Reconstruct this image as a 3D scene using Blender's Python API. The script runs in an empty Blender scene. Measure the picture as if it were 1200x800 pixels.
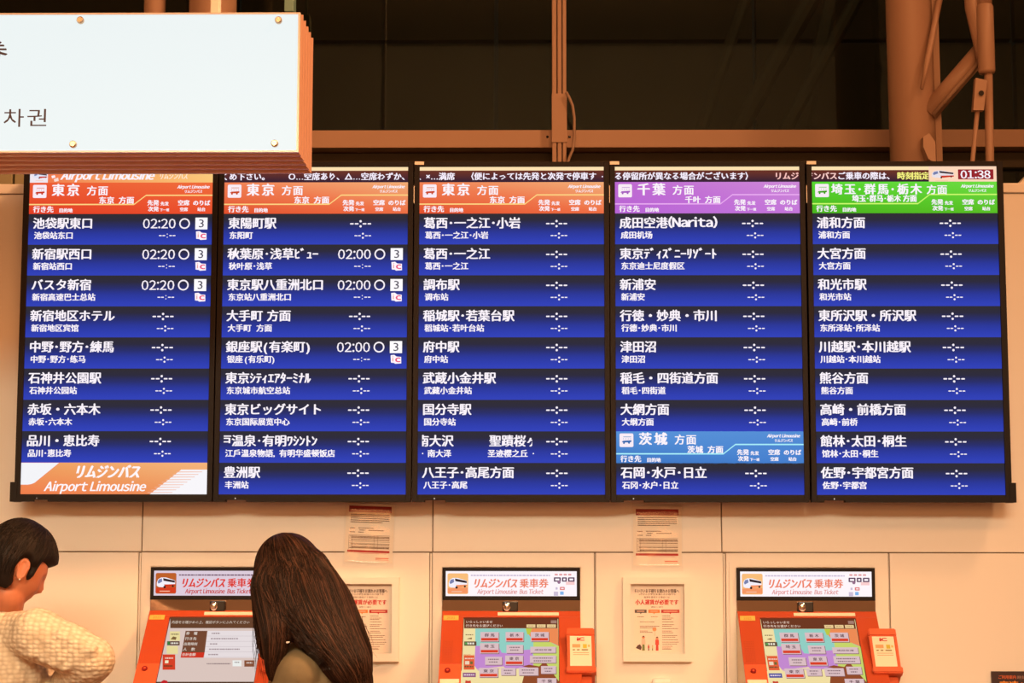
import bpy, bmesh, math, random
from mathutils import Vector, Matrix
random.seed(7)
SC = bpy.context.scene
COL = SC.collection
PI = math.pi

# ------------------------------------------------------------------ camera
F = 2250.0                                   # focal length in pixels of a 1200 px wide frame
CAMP = Vector((1.4671, -5.8820, 1.480))
YAW, PITCH, ROLL = math.radians(0.737), math.radians(6.540), math.radians(-0.0766)
ROT = Matrix.Rotation(YAW, 3, 'Z') @ Matrix.Rotation(PITCH, 3, 'X') @ Matrix.Rotation(ROLL, 3, 'Y')
cd = bpy.data.cameras.new('camera'); cam = bpy.data.objects.new('camera', cd); COL.objects.link(cam)
cd.sensor_width = 36; cd.lens = F / 1200 * 36; cd.clip_start = .05; cd.clip_end = 200
cam.matrix_world = Matrix.Translation(CAMP) @ (ROT @ Matrix.Rotation(PI / 2, 3, 'X')).to_4x4()
SC.camera = cam
# ------------------------------------------------------------------ world (night), lamps, exposure
W = bpy.data.worlds.new('night'); SC.world = W; W.use_nodes = True
W.node_tree.nodes['Background'].inputs[0].default_value = (.020, .018, .013, 1)
W.node_tree.nodes['Background'].inputs[1].default_value = .5
LAMP = (1.0, .47, .20)
def area(name, loc, target, sx, sy, power, col=LAMP):
    l = bpy.data.lights.new(name, 'AREA'); l.shape = 'RECTANGLE'; l.size = sx; l.size_y = sy
    l.energy = power; l.color = col
    o = bpy.data.objects.new(name, l); COL.objects.link(o); o.location = loc
    o.rotation_euler = (Vector(target) - Vector(loc)).to_track_quat('-Z', 'Y').to_euler()
    return o
area('ceiling_flood_lamp', (3.0, -9.2, 7.55), (1.3, .1, 1.6), 4.5, .9, 300, (1, .40, .14))
area('hall_fill', (2.0, -15.2, 3.4), (2.0, 0, 2.6), 9.0, 3.0, 440, (1, .38, .12))  # added soft fill to lift the shade under the boards; no shopfront there
l2 = area('ticket_wall_lamp', (1.0, -4.6, 3.25), (1.0, .1, .50), 5.4, .40, 30, (1, .82, .54)); l2.data.spread = math.radians(54)
area('rear_wall_fill', (1.5, -10.5, 8.1), (1.5, -15.5, 0), 6.0, 1.5, 550, (1, .62, .32))  # added fill, brightens the rear wall for mirror and glass reflections
area('hall_lamp_left', (-3.6, -5.5, 7.9), (-2.6, -2.5, 0), 2.0, 2.0, 120)
l3 = area('sign_rim_fill', (6.0, -3.5, 7.6), (.7, -1.2, 2.6), 1.2, 1.2, 85); l3.data.spread = math.radians(50)  # added narrow fill aimed at the sign to brighten its right rim
vs = SC.view_settings
SC.display_settings.display_device = 'sRGB'
vs.view_transform = 'Standard'; vs.look = 'None'; vs.exposure = 0.0; vs.gamma = 1.0; vs.use_curve_mapping = False
SC.cycles.max_bounces = 6; SC.cycles.diffuse_bounces = 3; SC.cycles.glossy_bounces = 3
SC.cycles.use_denoising = True

# ------------------------------------------------------------------ helpers
def lin(c):
    return tuple(((v / 255) / 12.92 if v / 255 <= .04045 else ((v / 255 + .055) / 1.055) ** 2.4) for v in c)
def ray(px, py):
    return ROT @ Vector(((px - 600) / F, 1.0, (400 - py) / F))
def on_plane(px, py, p0, n):
    d = ray(px, py); t = (Vector(p0) - CAMP).dot(Vector(n)) / d.dot(Vector(n))
    return CAMP + d * t
def at(px, py, Y):
    "point of the real world that stands at depth Y behind pixel px, py"
    return on_plane(px, py, (0, Y, 0), (0, 1, 0))
def mat(name, col, rough=.5, metal=0, spec=.5, emit=None, es=1, bump=None, noise=None, coat=0):
    m = bpy.data.materials.new(name); m.use_nodes = True; nt = m.node_tree; b = nt.nodes['Principled BSDF']
    b.inputs['Base Color'].default_value = (*col, 1); b.inputs['Roughness'].default_value = rough
    b.inputs['Metallic'].default_value = metal; b.inputs['Specular IOR Level'].default_value = spec
    b.inputs['Coat Weight'].default_value = coat
    tc = nt.nodes.new('ShaderNodeTexCoord')
    if emit:
        b.inputs['Emission Color'].default_value = (*emit, 1); b.inputs['Emission Strength'].default_value = es
    if noise:
        sc, amt = noise
        n = nt.nodes.new('ShaderNodeTexNoise'); n.inputs['Scale'].default_value = sc; n.inputs['Detail'].default_value = 5
        nt.links.new(tc.outputs['Object'], n.inputs['Vector'])
        mx = nt.nodes.new('ShaderNodeMix'); mx.data_type = 'RGBA'
        mx.inputs[6].default_value = (*[c * (1 - amt) for c in col], 1); mx.inputs[7].default_value = (*[min(1, c * (1 + amt)) for c in col], 1)
        nt.links.new(n.outputs['Fac'], mx.inputs[0]); nt.links.new(mx.outputs[2], b.inputs['Base Color'])
    if bump:
        sc, st, dist = bump
        n = nt.nodes.new('ShaderNodeTexNoise'); n.inputs['Scale'].default_value = sc; n.inputs['Detail'].default_value = 4
        nt.links.new(tc.outputs['Object'], n.inputs['Vector'])
        bp = nt.nodes.new('ShaderNodeBump'); bp.inputs['Strength'].default_value = st; bp.inputs['Distance'].default_value = dist
        nt.links.new(n.outputs['Fac'], bp.inputs['Height']); nt.links.new(bp.outputs['Normal'], b.inputs['Normal'])
    return m
def attr_mat(name, glow, rough=.3, strength=1.0):
    m = bpy.data.materials.new(name); m.use_nodes = True; nt = m.node_tree; b = nt.nodes['Principled BSDF']
    a = nt.nodes.new('ShaderNodeAttribute'); a.attribute_name = 'Col'
    b.inputs['Roughness'].default_value = rough
    if 'hair' in name: b.inputs['Specular IOR Level'].default_value = .25
    if glow:
        b.inputs['Base Color'].default_value = (.004, .004, .004, 1); b.inputs['Specular IOR Level'].default_value = 0.0
        nt.links.new(a.outputs['Color'], b.inputs['Emission Color']); b.inputs['Emission Strength'].default_value = strength
    else:
        nt.links.new(a.outputs['Color'], b.inputs['Base Color'])
    return m
def link(name, me, parent=None, loc=None):
    o = bpy.data.objects.new(name, me); COL.objects.link(o)
    if parent: o.parent = parent
    if loc is not None: o.location = loc
    return o
def tag(o, label=None, cat=None, group=None, kind=None):
    if label: o['label'] = label
    if cat: o['category'] = cat
    if group: o['group'] = group
    if kind: o['kind'] = kind
    return o
def thing(name, label, cat, loc=(0, 0, 0), group=None):
    o = bpy.data.objects.new(name, None); COL.objects.link(o); o.location = loc; o.empty_display_size = .1
    return tag(o, label, cat, group)
def obj(name, bm, m, parent=None, smooth=False, world=True):
    "links bm (in world coordinates) as one object; under a parent its vertices are made relative to it"
    bmesh.ops.recalc_face_normals(bm, faces=bm.faces)
    if smooth:
        for f in bm.faces: f.smooth = True
    me = bpy.data.meshes.new(name)
    off = parent_origin(parent) if (parent and world) else Vector((0, 0, 0))
    if parent is None and world and len(bm.verts):
        xs = [v.co for v in bm.verts]
        off = Vector(((min(v.x for v in xs) + max(v.x for v in xs)) / 2, (min(v.y for v in xs) + max(v.y for v in xs)) / 2, min(v.z for v in xs)))
    for v in bm.verts: v.co -= off
    bm.to_mesh(me); bm.free(); me.materials.append(m)
    return link(name, me, parent, off if parent is None else None)
def parent_origin(p):
    v = Vector((0, 0, 0))
    while p: v += p.location; p = p.parent
    return v
def box(bm, a, b, bev=0):
    a, b = [min(p, q) for p, q in zip(a, b)], [max(p, q) for p, q in zip(a, b)]
    r = bmesh.ops.create_cube(bm, size=1)
    for v in r['verts']:
        v.co = Vector([a[i] + (v.co[i] + .5) * (b[i] - a[i]) for i in range(3)])
    if bev:
        es = list({e for v in r['verts'] for e in v.link_edges})
        bmesh.ops.bevel(bm, geom=es, offset=bev, segments=2, affect='EDGES', profile=.6)
    return bm
def bx(a, b, bev=0): return box(bmesh.new(), a, b, bev)
def tube(bm, pts, rad, n=12, caps=True):
    pts = [Vector(p) for p in pts]
    rads = rad if isinstance(rad, (list, tuple)) else [rad] * len(pts)
    rings = []; up = None
    for i, p in enumerate(pts):
        d = (pts[min(i + 1, len(pts) - 1)] - pts[max(i - 1, 0)]).normalized()
        if up is None: up = d.orthogonal().normalized()
        up = (up - d * up.dot(d)).normalized(); s = d.cross(up)
        rings.append([bm.verts.new(p + (up * math.cos(2 * PI * k / n) + s * math.sin(2 * PI * k / n)) * rads[i]) for k in range(n)])
    for r0, r1 in zip(rings, rings[1:]):
        for k in range(n): bm.faces.new((r0[k], r0[(k + 1) % n], r1[(k + 1) % n], r1[k]))
    if caps: bm.faces.new(rings[0][::-1]); bm.faces.new(rings[-1])
    return bm
def prism(bm, poly, axis0, axis1):
    "extrudes a polygon of 3-D points from offset axis0 to axis1"
    a = [bm.verts.new(Vector(p) + Vector(axis0)) for p in poly]; b = [bm.verts.new(Vector(p) + Vector(axis1)) for p in poly]
    bm.faces.new(a); bm.faces.new(b[::-1]); n = len(poly)
    for i in range(n): bm.faces.new((a[i], b[i], b[(i + 1) % n], a[(i + 1) % n]))
    return bm
# ---- type: outlines of letters taken from Blender's built-in font
_tc = {}
def glyphs(s, shear=0):
    k = (s, shear)
    if k not in _tc and len(s) > 1 and all(ord(c) < 127 for c in s):   # latin words: wide sans letters set with their own spacing
        V_, F_, x_ = [], [], 0
        for c in s:
            if c == ' ': x_ += .28; continue
            a, f = glyphs(chr(ord(c) + 0xFEE0))
            lo, hi = min(q[0] for q in a), max(q[0] for q in a); i0 = len(V_)
            V_ += [(q[0] - lo + x_ + shear * q[1], q[1]) for q in a]; F_ += [tuple(i + i0 for i in t) for t in f]
            x_ += hi - lo + (.13 if c in 'il1' else .045 if c in 'r(' else .085)
        _tc[k] = (V_, F_)
    if k not in _tc:
        c = bpy.data.curves.new('t', 'FONT'); c.body = s; c.size = 1; c.resolution_u = 1 if len(s) > 9 else 2; c.shear = shear
        o = bpy.data.objects.new('t', c)
        me = bpy.data.meshes.new_from_object(o)
        me.calc_loop_triangles()
        vs_ = [(v.co.x, v.co.y) for v in me.vertices]; fs = [tuple(p.vertices) for p in me.polygons]
        bpy.data.objects.remove(o); bpy.data.meshes.remove(me); bpy.data.curves.remove(c)
        _tc[k] = (vs_, fs)
    return _tc[k]
class Print:
    "flat print or screen picture: coloured outlines in a local frame, u to the right and v downwards"
    def __init__(s, origin, u, v, n, unit=1.0, lift=.00025):
        s.o, s.u, s.v, s.n = Vector(origin), Vector(u) * unit, Vector(v) * unit, Vector(n).normalized()
        s.V, s.C, s.F, s.lift = [], [], [], lift
    def p(s, a, b, layer=0): return s.o + s.u * a + s.v * b + s.n * (s.lift * layer)
    def poly(s, pts, col, layer=1):
        i0 = len(s.V); cs = col if isinstance(col[0], (tuple, list)) else [col] * len(pts)
        for (a, b), c in zip(pts, cs): s.V.append(s.p(a, b, layer)); s.C.append((*lin(c), 1))
        s.F.append(tuple(range(i0, i0 + len(pts))))
    def rect(s, a0, b0, a1, b1, col, layer=1, col2=None):
        c = [col, col, col2 or col, col2 or col]
        s.poly([(a0, b0), (a1, b0), (a1, b1), (a0, b1)], c, layer)
    def rrect(s, a0, b0, a1, b1, r, col, layer=1):
        pts = []
        for cx, cy, t0 in ((a1 - r, b0 + r, -90), (a1 - r, b1 - r, 0), (a0 + r, b1 - r, 90), (a0 + r, b0 + r, 180)):
            for k in range(4):
                t = math.radians(t0 + 30 * k); pts.append((cx + r * math.cos(t), cy + r * math.sin(t)))
        s.poly(pts, col, layer)
    def disc(s, a, b, r, col, layer=1, n=14):
        s.poly([(a + r * math.cos(2 * PI * k / n), b + r * math.sin(2 * PI * k / n)) for k in range(n)], col, layer)
    def ring(s, a, b, r0, r1, col, layer=1, n=24):
        for k in range(n):
            t, q = 2 * PI * k / n, 2 * PI * (k + 1) / n
            s.poly([(a + r0 * math.cos(t), b + r0 * math.sin(t)), (a + r1 * math.cos(t), b + r1 * math.sin(t)),
                    (a + r1 * math.cos(q), b + r1 * math.sin(q)), (a + r0 * math.cos(q), b + r0 * math.sin(q))], col, layer)
    def _emit(s, vs_, fs, fn, col, layer, bold, clip):
        offs = [(0, 0)] if not bold else [(-bold, 0), (bold, 0), (0, -bold * .8)]
        for k, (da, db) in enumerate(offs):
            pts = [fn(x, y) for x, y in vs_]; pts = [(a + da, b + db) for a, b in pts]; fl = fs
            if clip:
                t = bmesh.new(); vv = [t.verts.new((a, b, 0)) for a, b in pts]
                for f in fs:
                    try: t.faces.new([vv[i] for i in f])
                    except ValueError: pass
                for pos, sg in ((clip[0], -1), (clip[1], 1)):
                    bmesh.ops.bisect_plane(t, geom=t.verts[:] + t.edges[:] + t.faces[:], plane_co=(pos, 0, 0), plane_no=(sg, 0, 0), clear_outer=True)
                t.verts.index_update(); pts = [(v.co.x, v.co.y) for v in t.verts]; fl = [tuple(v.index for v in f.verts) for f in t.faces]; t.free()
            i0 = len(s.V); cc = (*lin(col), 1)
            for a, b in pts: s.V.append(s.p(a, b, layer + k * .3)); s.C.append(cc)
            s.F += [tuple(i + i0 for i in f) for f in fl]
    def text(s, t, a, b, em, col=(252, 244, 252), layer=2, bold=.035, clip=None, shear=0, track=1.0, width=None):
        "b is the middle line of the characters"
        vs_, fs = glyphs(t, shear)
        if not vs_: return
        sx = em * track
        if width: sx = width / max(x for x, y in vs_)
        s._emit(vs_, fs, lambda x, y: (a + x * sx, b + .37 * em - y * em), col, layer, bold * em, clip)
    def spaced(s, t, a, b, em, step, **k):
        for i, ch in enumerate(t):
            if ch != ' ': s.text(ch, a + i * step, b, em, **k)
    def fit(s, t, a0, b0, a1, b1, col=(252, 244, 252), layer=2, bold=.03, shear=0, clip=None):
        vs_, fs = glyphs(t, shear)
        x0, x1 = min(x for x, y in vs_), max(x for x, y in vs_); y0, y1 = min(y for x, y in vs_), max(y for x, y in vs_)
        s._emit(vs_, fs, lambda x, y: (a0 + (x - x0) / (x1 - x0) * (a1 - a0), b1 - (y - y0) / (y1 - y0) * (b1 - b0)), col, layer, bold * (b1 - b0), clip)
    def build(s, name, m, parent=None):
        off = parent_origin(parent)
        if parent is None and s.V: off = s.V[0].copy()
        me = bpy.data.meshes.new(name); me.from_pydata([v - off for v in s.V], [], s.F)
        ca = me.color_attributes.new('Col', 'FLOAT_COLOR', 'POINT')
        ca.data.foreach_set('color', [x for c in s.C for x in c]); me.materials.append(m); me.update()
        return link(name, me, parent, off if parent is None else None)

# ------------------------------------------------------------------ materials
M = {}
M['panel'] = mat('cream_panel', (.80, .76, .70), .55, noise=(1.3, .03))
M['joint'] = mat('panel_joint', (.30, .24, .19), .8)
M['steel'] = mat('painted_steel', (.43, .27, .195), .45, noise=(3, .05))
M['floor'] = mat('floor_tile', (.32, .18, .15), .35, noise=(6, .08))
M['ceil'] = mat('ceiling_paint', (.30, .28, .26), .8)
M['hall'] = mat('hall_wall', (.55, .48, .40), .7, noise=(.8, .3))
M['bezel'] = mat('black_bezel', (.011, .008, .007), .5, spec=.16)
M['bezel_side'] = mat('black_bezel_side', (.012, .011, .010), .5, spec=.2)
M['white'] = mat('white_plastic', (.8, .78, .74), .45)
M['sticker'] = mat('sticker', (.85, .8, .72), .6)
M['orange'] = mat('orange_enamel', (.49, .070, .019), .38, coat=.15)
M['orange2'] = mat('orange_plastic', (.68, .11, .035), .45)
M['orangedark'] = mat('orange_shadow_seam', (.20, .03, .01), .6)
M['cream'] = mat('cream_plastic', (.82, .74, .58), .5)
M['yellow'] = mat('yellow_plate', (.75, .48, .10), .5)
M['mirror'] = mat('smoked_mirror', (.80, .60, .48), .06, metal=1)
M['chrome'] = mat('chrome', (.9, .9, .9), .12, metal=1)
M['black'] = mat('black_plastic', (.012, .012, .012), .3)
M['lock'] = mat('red_lock', (.25, .01, .01), .3)
M['signface'] = mat('lit_sign_face', (.02, .02, .02), .3, emit=lin((238, 248, 249)), es=.95, spec=.1)
M['signrim'] = mat('bronze_rim', (.62, .36, .26), .35, metal=.3)
M['signedge'] = mat('rim_edge', (.62, .50, .42), .35, metal=.3)
M['brass'] = mat('brass_standoff', (.70, .48, .28), .28, metal=.9)
M['ink'] = mat('sign_ink', (.05, .03, .05), .5)
M['screen'] = attr_mat('screen_picture', True, .14)
M['paper'] = attr_mat('printed_paper', False, .6)
M['skin'] = mat('skin', (.46, .17, .09), .5, spec=.3, noise=(25, .06))
M['hairblack'] = mat('black_hair', (.010, .006, .004), .6, spec=.2)
M['strandblack'] = attr_mat('black_hair_strands', False, .5)
M['hairbrown'] = mat('brown_hair', (.020, .009, .005), .6, spec=.2)
M['strandbrown'] = attr_mat('brown_hair_strands', False, .5)
M['olive'] = mat('olive_cloth', (.165, .125, .065), .85, bump=(260, .4, .001), noise=(7, .12))
M['trouser'] = mat('dark_trousers', (.03, .03, .035), .8)
M['shoe'] = mat('dark_shoe', (.04, .03, .025), .5)
M['pearl'] = mat('pearl', (.85, .8, .75), .15)
M['eye'] = mat('eye_white', (.8, .75, .7), .2)
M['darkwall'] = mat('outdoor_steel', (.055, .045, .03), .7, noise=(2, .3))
M['teal'] = mat('teal_plastic', (.25, .48, .44), .5)
M['conduit'] = mat('conduit_grey', (.36, .24, .18), .5)
M['oliveduct'] = mat('olive_duct', (.30, .27, .16), .6)
# knitted cloth: honeycomb relief
k = bpy.data.materials.new('cream_knit'); k.use_nodes = True; nt = k.node_tree; b = nt.nodes['Principled BSDF']
b.inputs['Roughness'].default_value = .9
tc = nt.nodes.new('ShaderNodeTexCoord'); mp = nt.nodes.new('ShaderNodeMapping'); mp.inputs['Scale'].default_value = (62, 62, 84)
vo = nt.nodes.new('ShaderNodeTexVoronoi'); vo.feature = 'SMOOTH_F1'; vo.inputs['Randomness'].default_value = .35; vo.inputs['Smoothness'].default_value = .3
nt.links.new(tc.outputs['Object'], mp.inputs['Vector']); nt.links.new(mp.outputs['Vector'], vo.inputs['Vector']); vo.inputs['Scale'].default_value = 1
bp = nt.nodes.new('ShaderNodeBump'); bp.inputs['Strength'].default_value = .9; bp.inputs['Distance'].default_value = .005; bp.invert = True
nt.links.new(vo.outputs['Distance'], bp.inputs['Height']); nt.links.new(bp.outputs['Normal'], b.inputs['Normal'])
cr = nt.nodes.new('ShaderNodeValToRGB'); cr.color_ramp.elements[0].color = (.74, .66, .52, 1); cr.color_ramp.elements[1].color = (.50, .42, .30, 1)
cr.color_ramp.elements[0].position = .2; cr.color_ramp.elements[1].position = .75
nt.links.new(vo.outputs['Distance'], cr.inputs['Fac']); nt.links.new(cr.outputs['Color'], b.inputs['Base Color'])
M['knit'] = k
# window glass: clear but reflecting
g = bpy.data.materials.new('window_glass'); g.use_nodes = True; nt = g.node_tree; nt.nodes.clear()
out = nt.nodes.new('ShaderNodeOutputMaterial'); mx = nt.nodes.new('ShaderNodeMixShader'); tr = nt.nodes.new('ShaderNodeBsdfTransparent')
gl = nt.nodes.new('ShaderNodeBsdfGlossy'); fr = nt.nodes.new('ShaderNodeFresnel'); fr.inputs['IOR'].default_value = 1.5
tr.inputs['Color'].default_value = (.62, .66, .60, 1); gl.inputs['Roughness'].default_value = .02; gl.inputs['Color'].default_value = (.9, .95, .85, 1)
nt.links.new(fr.outputs[0], mx.inputs[0]); nt.links.new(tr.outputs[0], mx.inputs[1]); nt.links.new(gl.outputs[0], mx.inputs[2]); nt.links.new(mx.outputs[0], out.inputs[0])
M['glass'] = g
# clear plastic film
g = bpy.data.materials.new('clear_film'); g.use_nodes = True; nt = g.node_tree; nt.nodes.clear()
out = nt.nodes.new('ShaderNodeOutputMaterial'); mx = nt.nodes.new('ShaderNodeMixShader'); tr = nt.nodes.new('ShaderNodeBsdfTransparent')
gl = nt.nodes.new('ShaderNodeBsdfGlossy'); mx.inputs[0].default_value = .03; gl.inputs['Roughness'].default_value = .12
tc = nt.nodes.new('ShaderNodeTexCoord'); n = nt.nodes.new('ShaderNodeTexNoise'); n.inputs['Scale'].default_value = 9
bp = nt.nodes.new('ShaderNodeBump'); bp.inputs['Strength'].default_value = .5; bp.inputs['Distance'].default_value = .01
nt.links.new(tc.outputs['Object'], n.inputs['Vector']); nt.links.new(n.outputs['Fac'], bp.inputs['Height']); nt.links.new(bp.outputs['Normal'], gl.inputs['Normal'])
nt.links.new(tr.outputs[0], mx.inputs[1]); nt.links.new(gl.outputs[0], mx.inputs[2]); nt.links.new(mx.outputs[0], out.inputs[0])
M['film'] = g

# ================================================================== THE SETTING
WY = .12                     # front of the cream panels
WALL_TOP = at(15, 216, WY).z
def structure(name, bm, m): return tag(obj(name, bm, m), kind='structure')
structure('floor', bx((-7, -16, -.1), (10, 9, 0)), M['floor'])
structure('ceiling', bx((-7, -16, 8.2), (10, 1.6, 8.3)), M['ceil'])
structure('wall_rear', bx((-7, -16.1, 0), (10, -16, 8.2)), M['hall'])
structure('wall_left', bx((-7.1, -16, 0), (-7, 1.6, 8.2)), M['hall'])
structure('wall_right', bx((10, -16, 0), (10.1, 1.6, 8.2)), M['hall'])
wall = structure('wall_back', bx((-2.2, WY + .012, 0), (5.2, WY + .30, WALL_TOP - .004)), M['joint'])
def panel(x0, x1, z0, z1, m='panel', y=WY, name='wall_panel'):
    bm = bx((x0, y, z0), (x1, WY + .014, z1), .0012)
    return obj(name, bm, M[m], wall)
X = lambda px, py=655: at(px, py, WY).x
Z = lambda py, px=600: at(px, py, WY).z
zs = Z(646.8)
up = [-2.2, X(-174), X(166), X(507), X(846), X(1530), 5.2]
for a, c in zip(up, up[1:]): panel(a + .0018, c - .0018, zs + .0018, WALL_TOP - .033)
low = [(-2.2, X(-180)), (X(-176), X(13)), (X(17), X(162.2)), (X(165.8), X(355)), (X(358.5), X(503.2)), (X(507), X(696)), (X(698.3), X(847)), (X(850.6), X(1040.5)), (X(1042.6), X(1384)), (X(1387), 5.2)]
for a, c in low: panel(a, c, .12, zs - .0018)
for a, c in zip(low, low[1:]):                                       # thin filler strip in each joint
    panel(a[1] + .0022, c[0] - .0022, .12, zs - .004, y=WY + .006, name='joint_strip')
tag(obj('baseboard_back', bx((-2.2, WY - .008, 0), (5.2, WY + .012, .115)), M['steel']), kind='structure')
tag(obj('trim_1', bx((-2.2, WY - .006, WALL_TOP - .031), (5.2, WY + .30, WALL_TOP), .003), M['panel']), kind='structure')

# glazing behind the wall
GY = 1.30
win = tag(obj('window_1', bx((-7, GY + .02, 0), (10, GY + .14, .25)), M['steel']), kind='structure')
def bar(x0, x1, z0, z1, y0, y1, m='steel', name='mullion', bev=.002): return obj(name, bx((x0, y0, z0), (x1, y1, z1), bev), M[m], win)
gz = lambda py: at(800, py, GY - .06).z
gx = lambda px, py=100: at(px, py, GY - .06).x
tz0, tz1 = gz(172.5), gz(152)
bar(-7, 10, tz0, tz1, GY - .06, GY + .10, name='transom')
bar(-7, 10, tz0 - .062, tz0 - .004, GY + .02, GY + .12, name='transom', m='darkwall')
mx0, mx1 = gx(647), gx(663.5)
xs = [-7, gx(-480), mx0, gx(1700), 10]
# mullion with two open grooves
w = mx1 - mx0
for a, c in ((0, .30), (.38, .66), (.74, 1)):
    bar(mx0 + a * w, mx0 + c * w, .25, 8.2, GY - .10, GY + .06)
bar(mx0 + .05 * w, mx1 - .05 * w, .25, 8.2, GY - .055, GY + .08, m='conduit')
for zz in (gz(160),):
    for s in (-.018, w + .012):
        bm = bmesh.new(); bmesh.ops.create_uvsphere(bm, u_segments=10, v_segments=6, radius=.005)
        for v in bm.verts: v.co += Vector((mx0 + s, GY - .061, zz))
        obj('screw', bm, M['black'], win)
bar(mx0 - .002, mx1 + .002, tz0 + .01, tz1 + .13, GY - .104, GY - .09, name='joint_plate')
for xc in (gx(-480), gx(1700)): bar(xc - .03, xc + .03, .25, 8.2, GY - .09, GY + .06)
for a, c in zip(xs, xs[1:]):
    bar(a, c, .25, tz0 - .06, GY + .055, GY + .065, 'glass', 'pane', 0)
    bar(a, c, tz1, 8.2, GY + .055, GY + .065, 'glass', 'pane', 0)
# outside: canopy posts, a girder and a far facade standing in the night
for i, (px, tilt, r) in enumerate(((905, .9, .05), (870, .55, .035), (960, .9, .04), (1010, .4, .05))):
    a = at(px - 60, 190, 4.0); c = a + Vector((tilt * 1.6, .1, 2.6))
    a.y += i * .35; c.y += i * .35
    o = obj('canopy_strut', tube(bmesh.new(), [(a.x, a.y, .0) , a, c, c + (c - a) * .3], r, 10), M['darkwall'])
    tag(o, ('dark slanted canopy strut outside, third from the right', 'dark slanted canopy strut outside, leftmost of four', 'dark slanted canopy strut outside, second from the right', 'dark slanted canopy strut outside, nearest the steel column')[i], 'strut', 'canopy struts out in the dark')
t = thing('outdoor_facade', 'dark panelled facade far outside behind the upper window glass', 'building', (2, 7.2, 0))
for i in range(9):
    for j in range(5):
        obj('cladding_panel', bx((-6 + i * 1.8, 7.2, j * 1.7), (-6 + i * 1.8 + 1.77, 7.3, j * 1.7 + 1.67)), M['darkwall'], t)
area('outdoor_lamp', (3, 3.0, 6.2), (1.5, 7.2, 3.4), 1.2, 1.2, 16, (1, .75, .42))

# steel column, brace and tie rods on the right
CY = .78
def P(px, py, Y=CY): return at(px, py, Y)
t = thing('steel_column', 'thick painted steel column with diagonal brace behind the rightmost board', 'column', (P(1070, 190).x, CY, 0))
rr = (P(1094, 100).x - P(1037, 100).x) / 2
a0, a1 = P(1070.5, 190), P(1064.5, 0)
dirc = (a1 - a0) / (a1.z - a0.z)
foot = a0 - dirc * a0.z; head = a0 + dirc * (8.2 - a0.z)
obj('shaft', tube(bmesh.new(), [foot, head], rr * .94, 40), M['steel'], t, smooth=True)
f1, f2 = P(1099, 200), P(1093, 0)
bm = bmesh.new(); d = (f2 - f1)
prism(bm, [f1 + Vector((-.035, -.02, 0)) - d, f1 + Vector((.014, -.02, 0)) - d, f2 + Vector((.014, -.02, 0)) + d, f2 + Vector((-.035, -.02, 0)) + d], (0, 0, 0), (0, .05, 0))
obj('fin_plate', bm, M['steel'], t)
bm = bmesh.new(); b0, b1 = P(1088, 132, CY - .04), P(1152, 58, CY - .10)
tube(bm, [b0, b1], .034, 20); obj('brace', bm, M['steel'], t, smooth=True)
bm = bmesh.new(); n0 = P(1094, 134, CY - .075); n1 = P(1150, 70, CY - .135)
tube(bm, [n0, n1], .008, 8); obj('brace_bead', bm, M['conduit'], t, smooth=True)
bm = bmesh.new(); tube(bm, [P(1080, 104, CY - .12), P(1087, 70, CY - .11), P(1101, 0, CY - .05), P(1104, -30, CY - .04)], [.006, .011, .011, .011], 10)
obj('cable', bm, M['steel'], t, smooth=True)
bm = bmesh.new(); prism(bm, [P(1082, 160, CY - .13), P(1089, 156, CY - .13), P(1096, 166, CY - .13), P(1097, 192, CY - .13), P(1088, 186, CY - .13), P(1082, 172, CY - .13)], (0, 0, 0), (0, .05, 0))
obj('gusset', bm, M['steel'], t)
t = thing('tie_rod', 'pair of pale steel tie rods with sleeves, right of the column', 'tie rod', (P(1160, 190, .6).x, .6, 0))
RY = .6
obj('rod', tube(bmesh.new(), [P(1160.6, 215, RY), P(1160, 190, RY), P(1158, 80, RY)], .0145, 18), M['steel'], t, smooth=True)
obj('sleeve', tube(bmesh.new(), [P(1156.5, 86, RY), P(1156.3, 83, RY), P(1154, 8, RY), P(1153.5, 4, RY)], [.026, .029, .029, .022], 24), M['steel'], t, smooth=True)
obj('upper_pipe', tube(bmesh.new(), [P(1154.5, 84, RY + .03), P(1148, 45, RY + .03), P(1141, 10, RY + .03), P(1136, -60, RY + .03)], [.018, .026, .03, .03], 22), M['steel'], t, smooth=True)
obj('coupling', tube(bmesh.new(), [P(1154, 8, RY), P(1152, -60, RY)], [.025, .025], 20), M['steel'], t, smooth=True)
RZ = .585
obj('thin_rod', tube(bmesh.new(), [P(1138.2, 215, RZ), P(1139.5, 190, RZ), P(1146.5, 118, RZ)], .008, 14), M['steel'], t, smooth=True)
bm = bmesh.new(); q = [P(1140.5, 129, RZ - .02), P(1153, 129, RZ - .02), P(1157, 94, RZ - .02), P(1143.5, 91, RZ - .02)]
prism(bm, q, (0, 0, 0), (0, .03, 0)); obj('clevis', bm, M['steel'], t)
bm = bmesh.new(); tube(bm, [P(1150, 109, RZ - .028), P(1150, 109, RZ + .02)], .009, 12); obj('pin', bm, M['black'], t)
# strut foot at the right edge
bm = bmesh.new(); prism(bm, [P(1190, 219, .4), P(1201, 208, .4), P(1232, 176, .4), P(1262, 176, .4), P(1262, 219, .4)], (0, 0, 0), (0, .10, 0))
tag(obj('strut_foot', bm, M['panel']), 'pale slanted strut foot on the wall top at the right edge', 'bracket')
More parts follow.
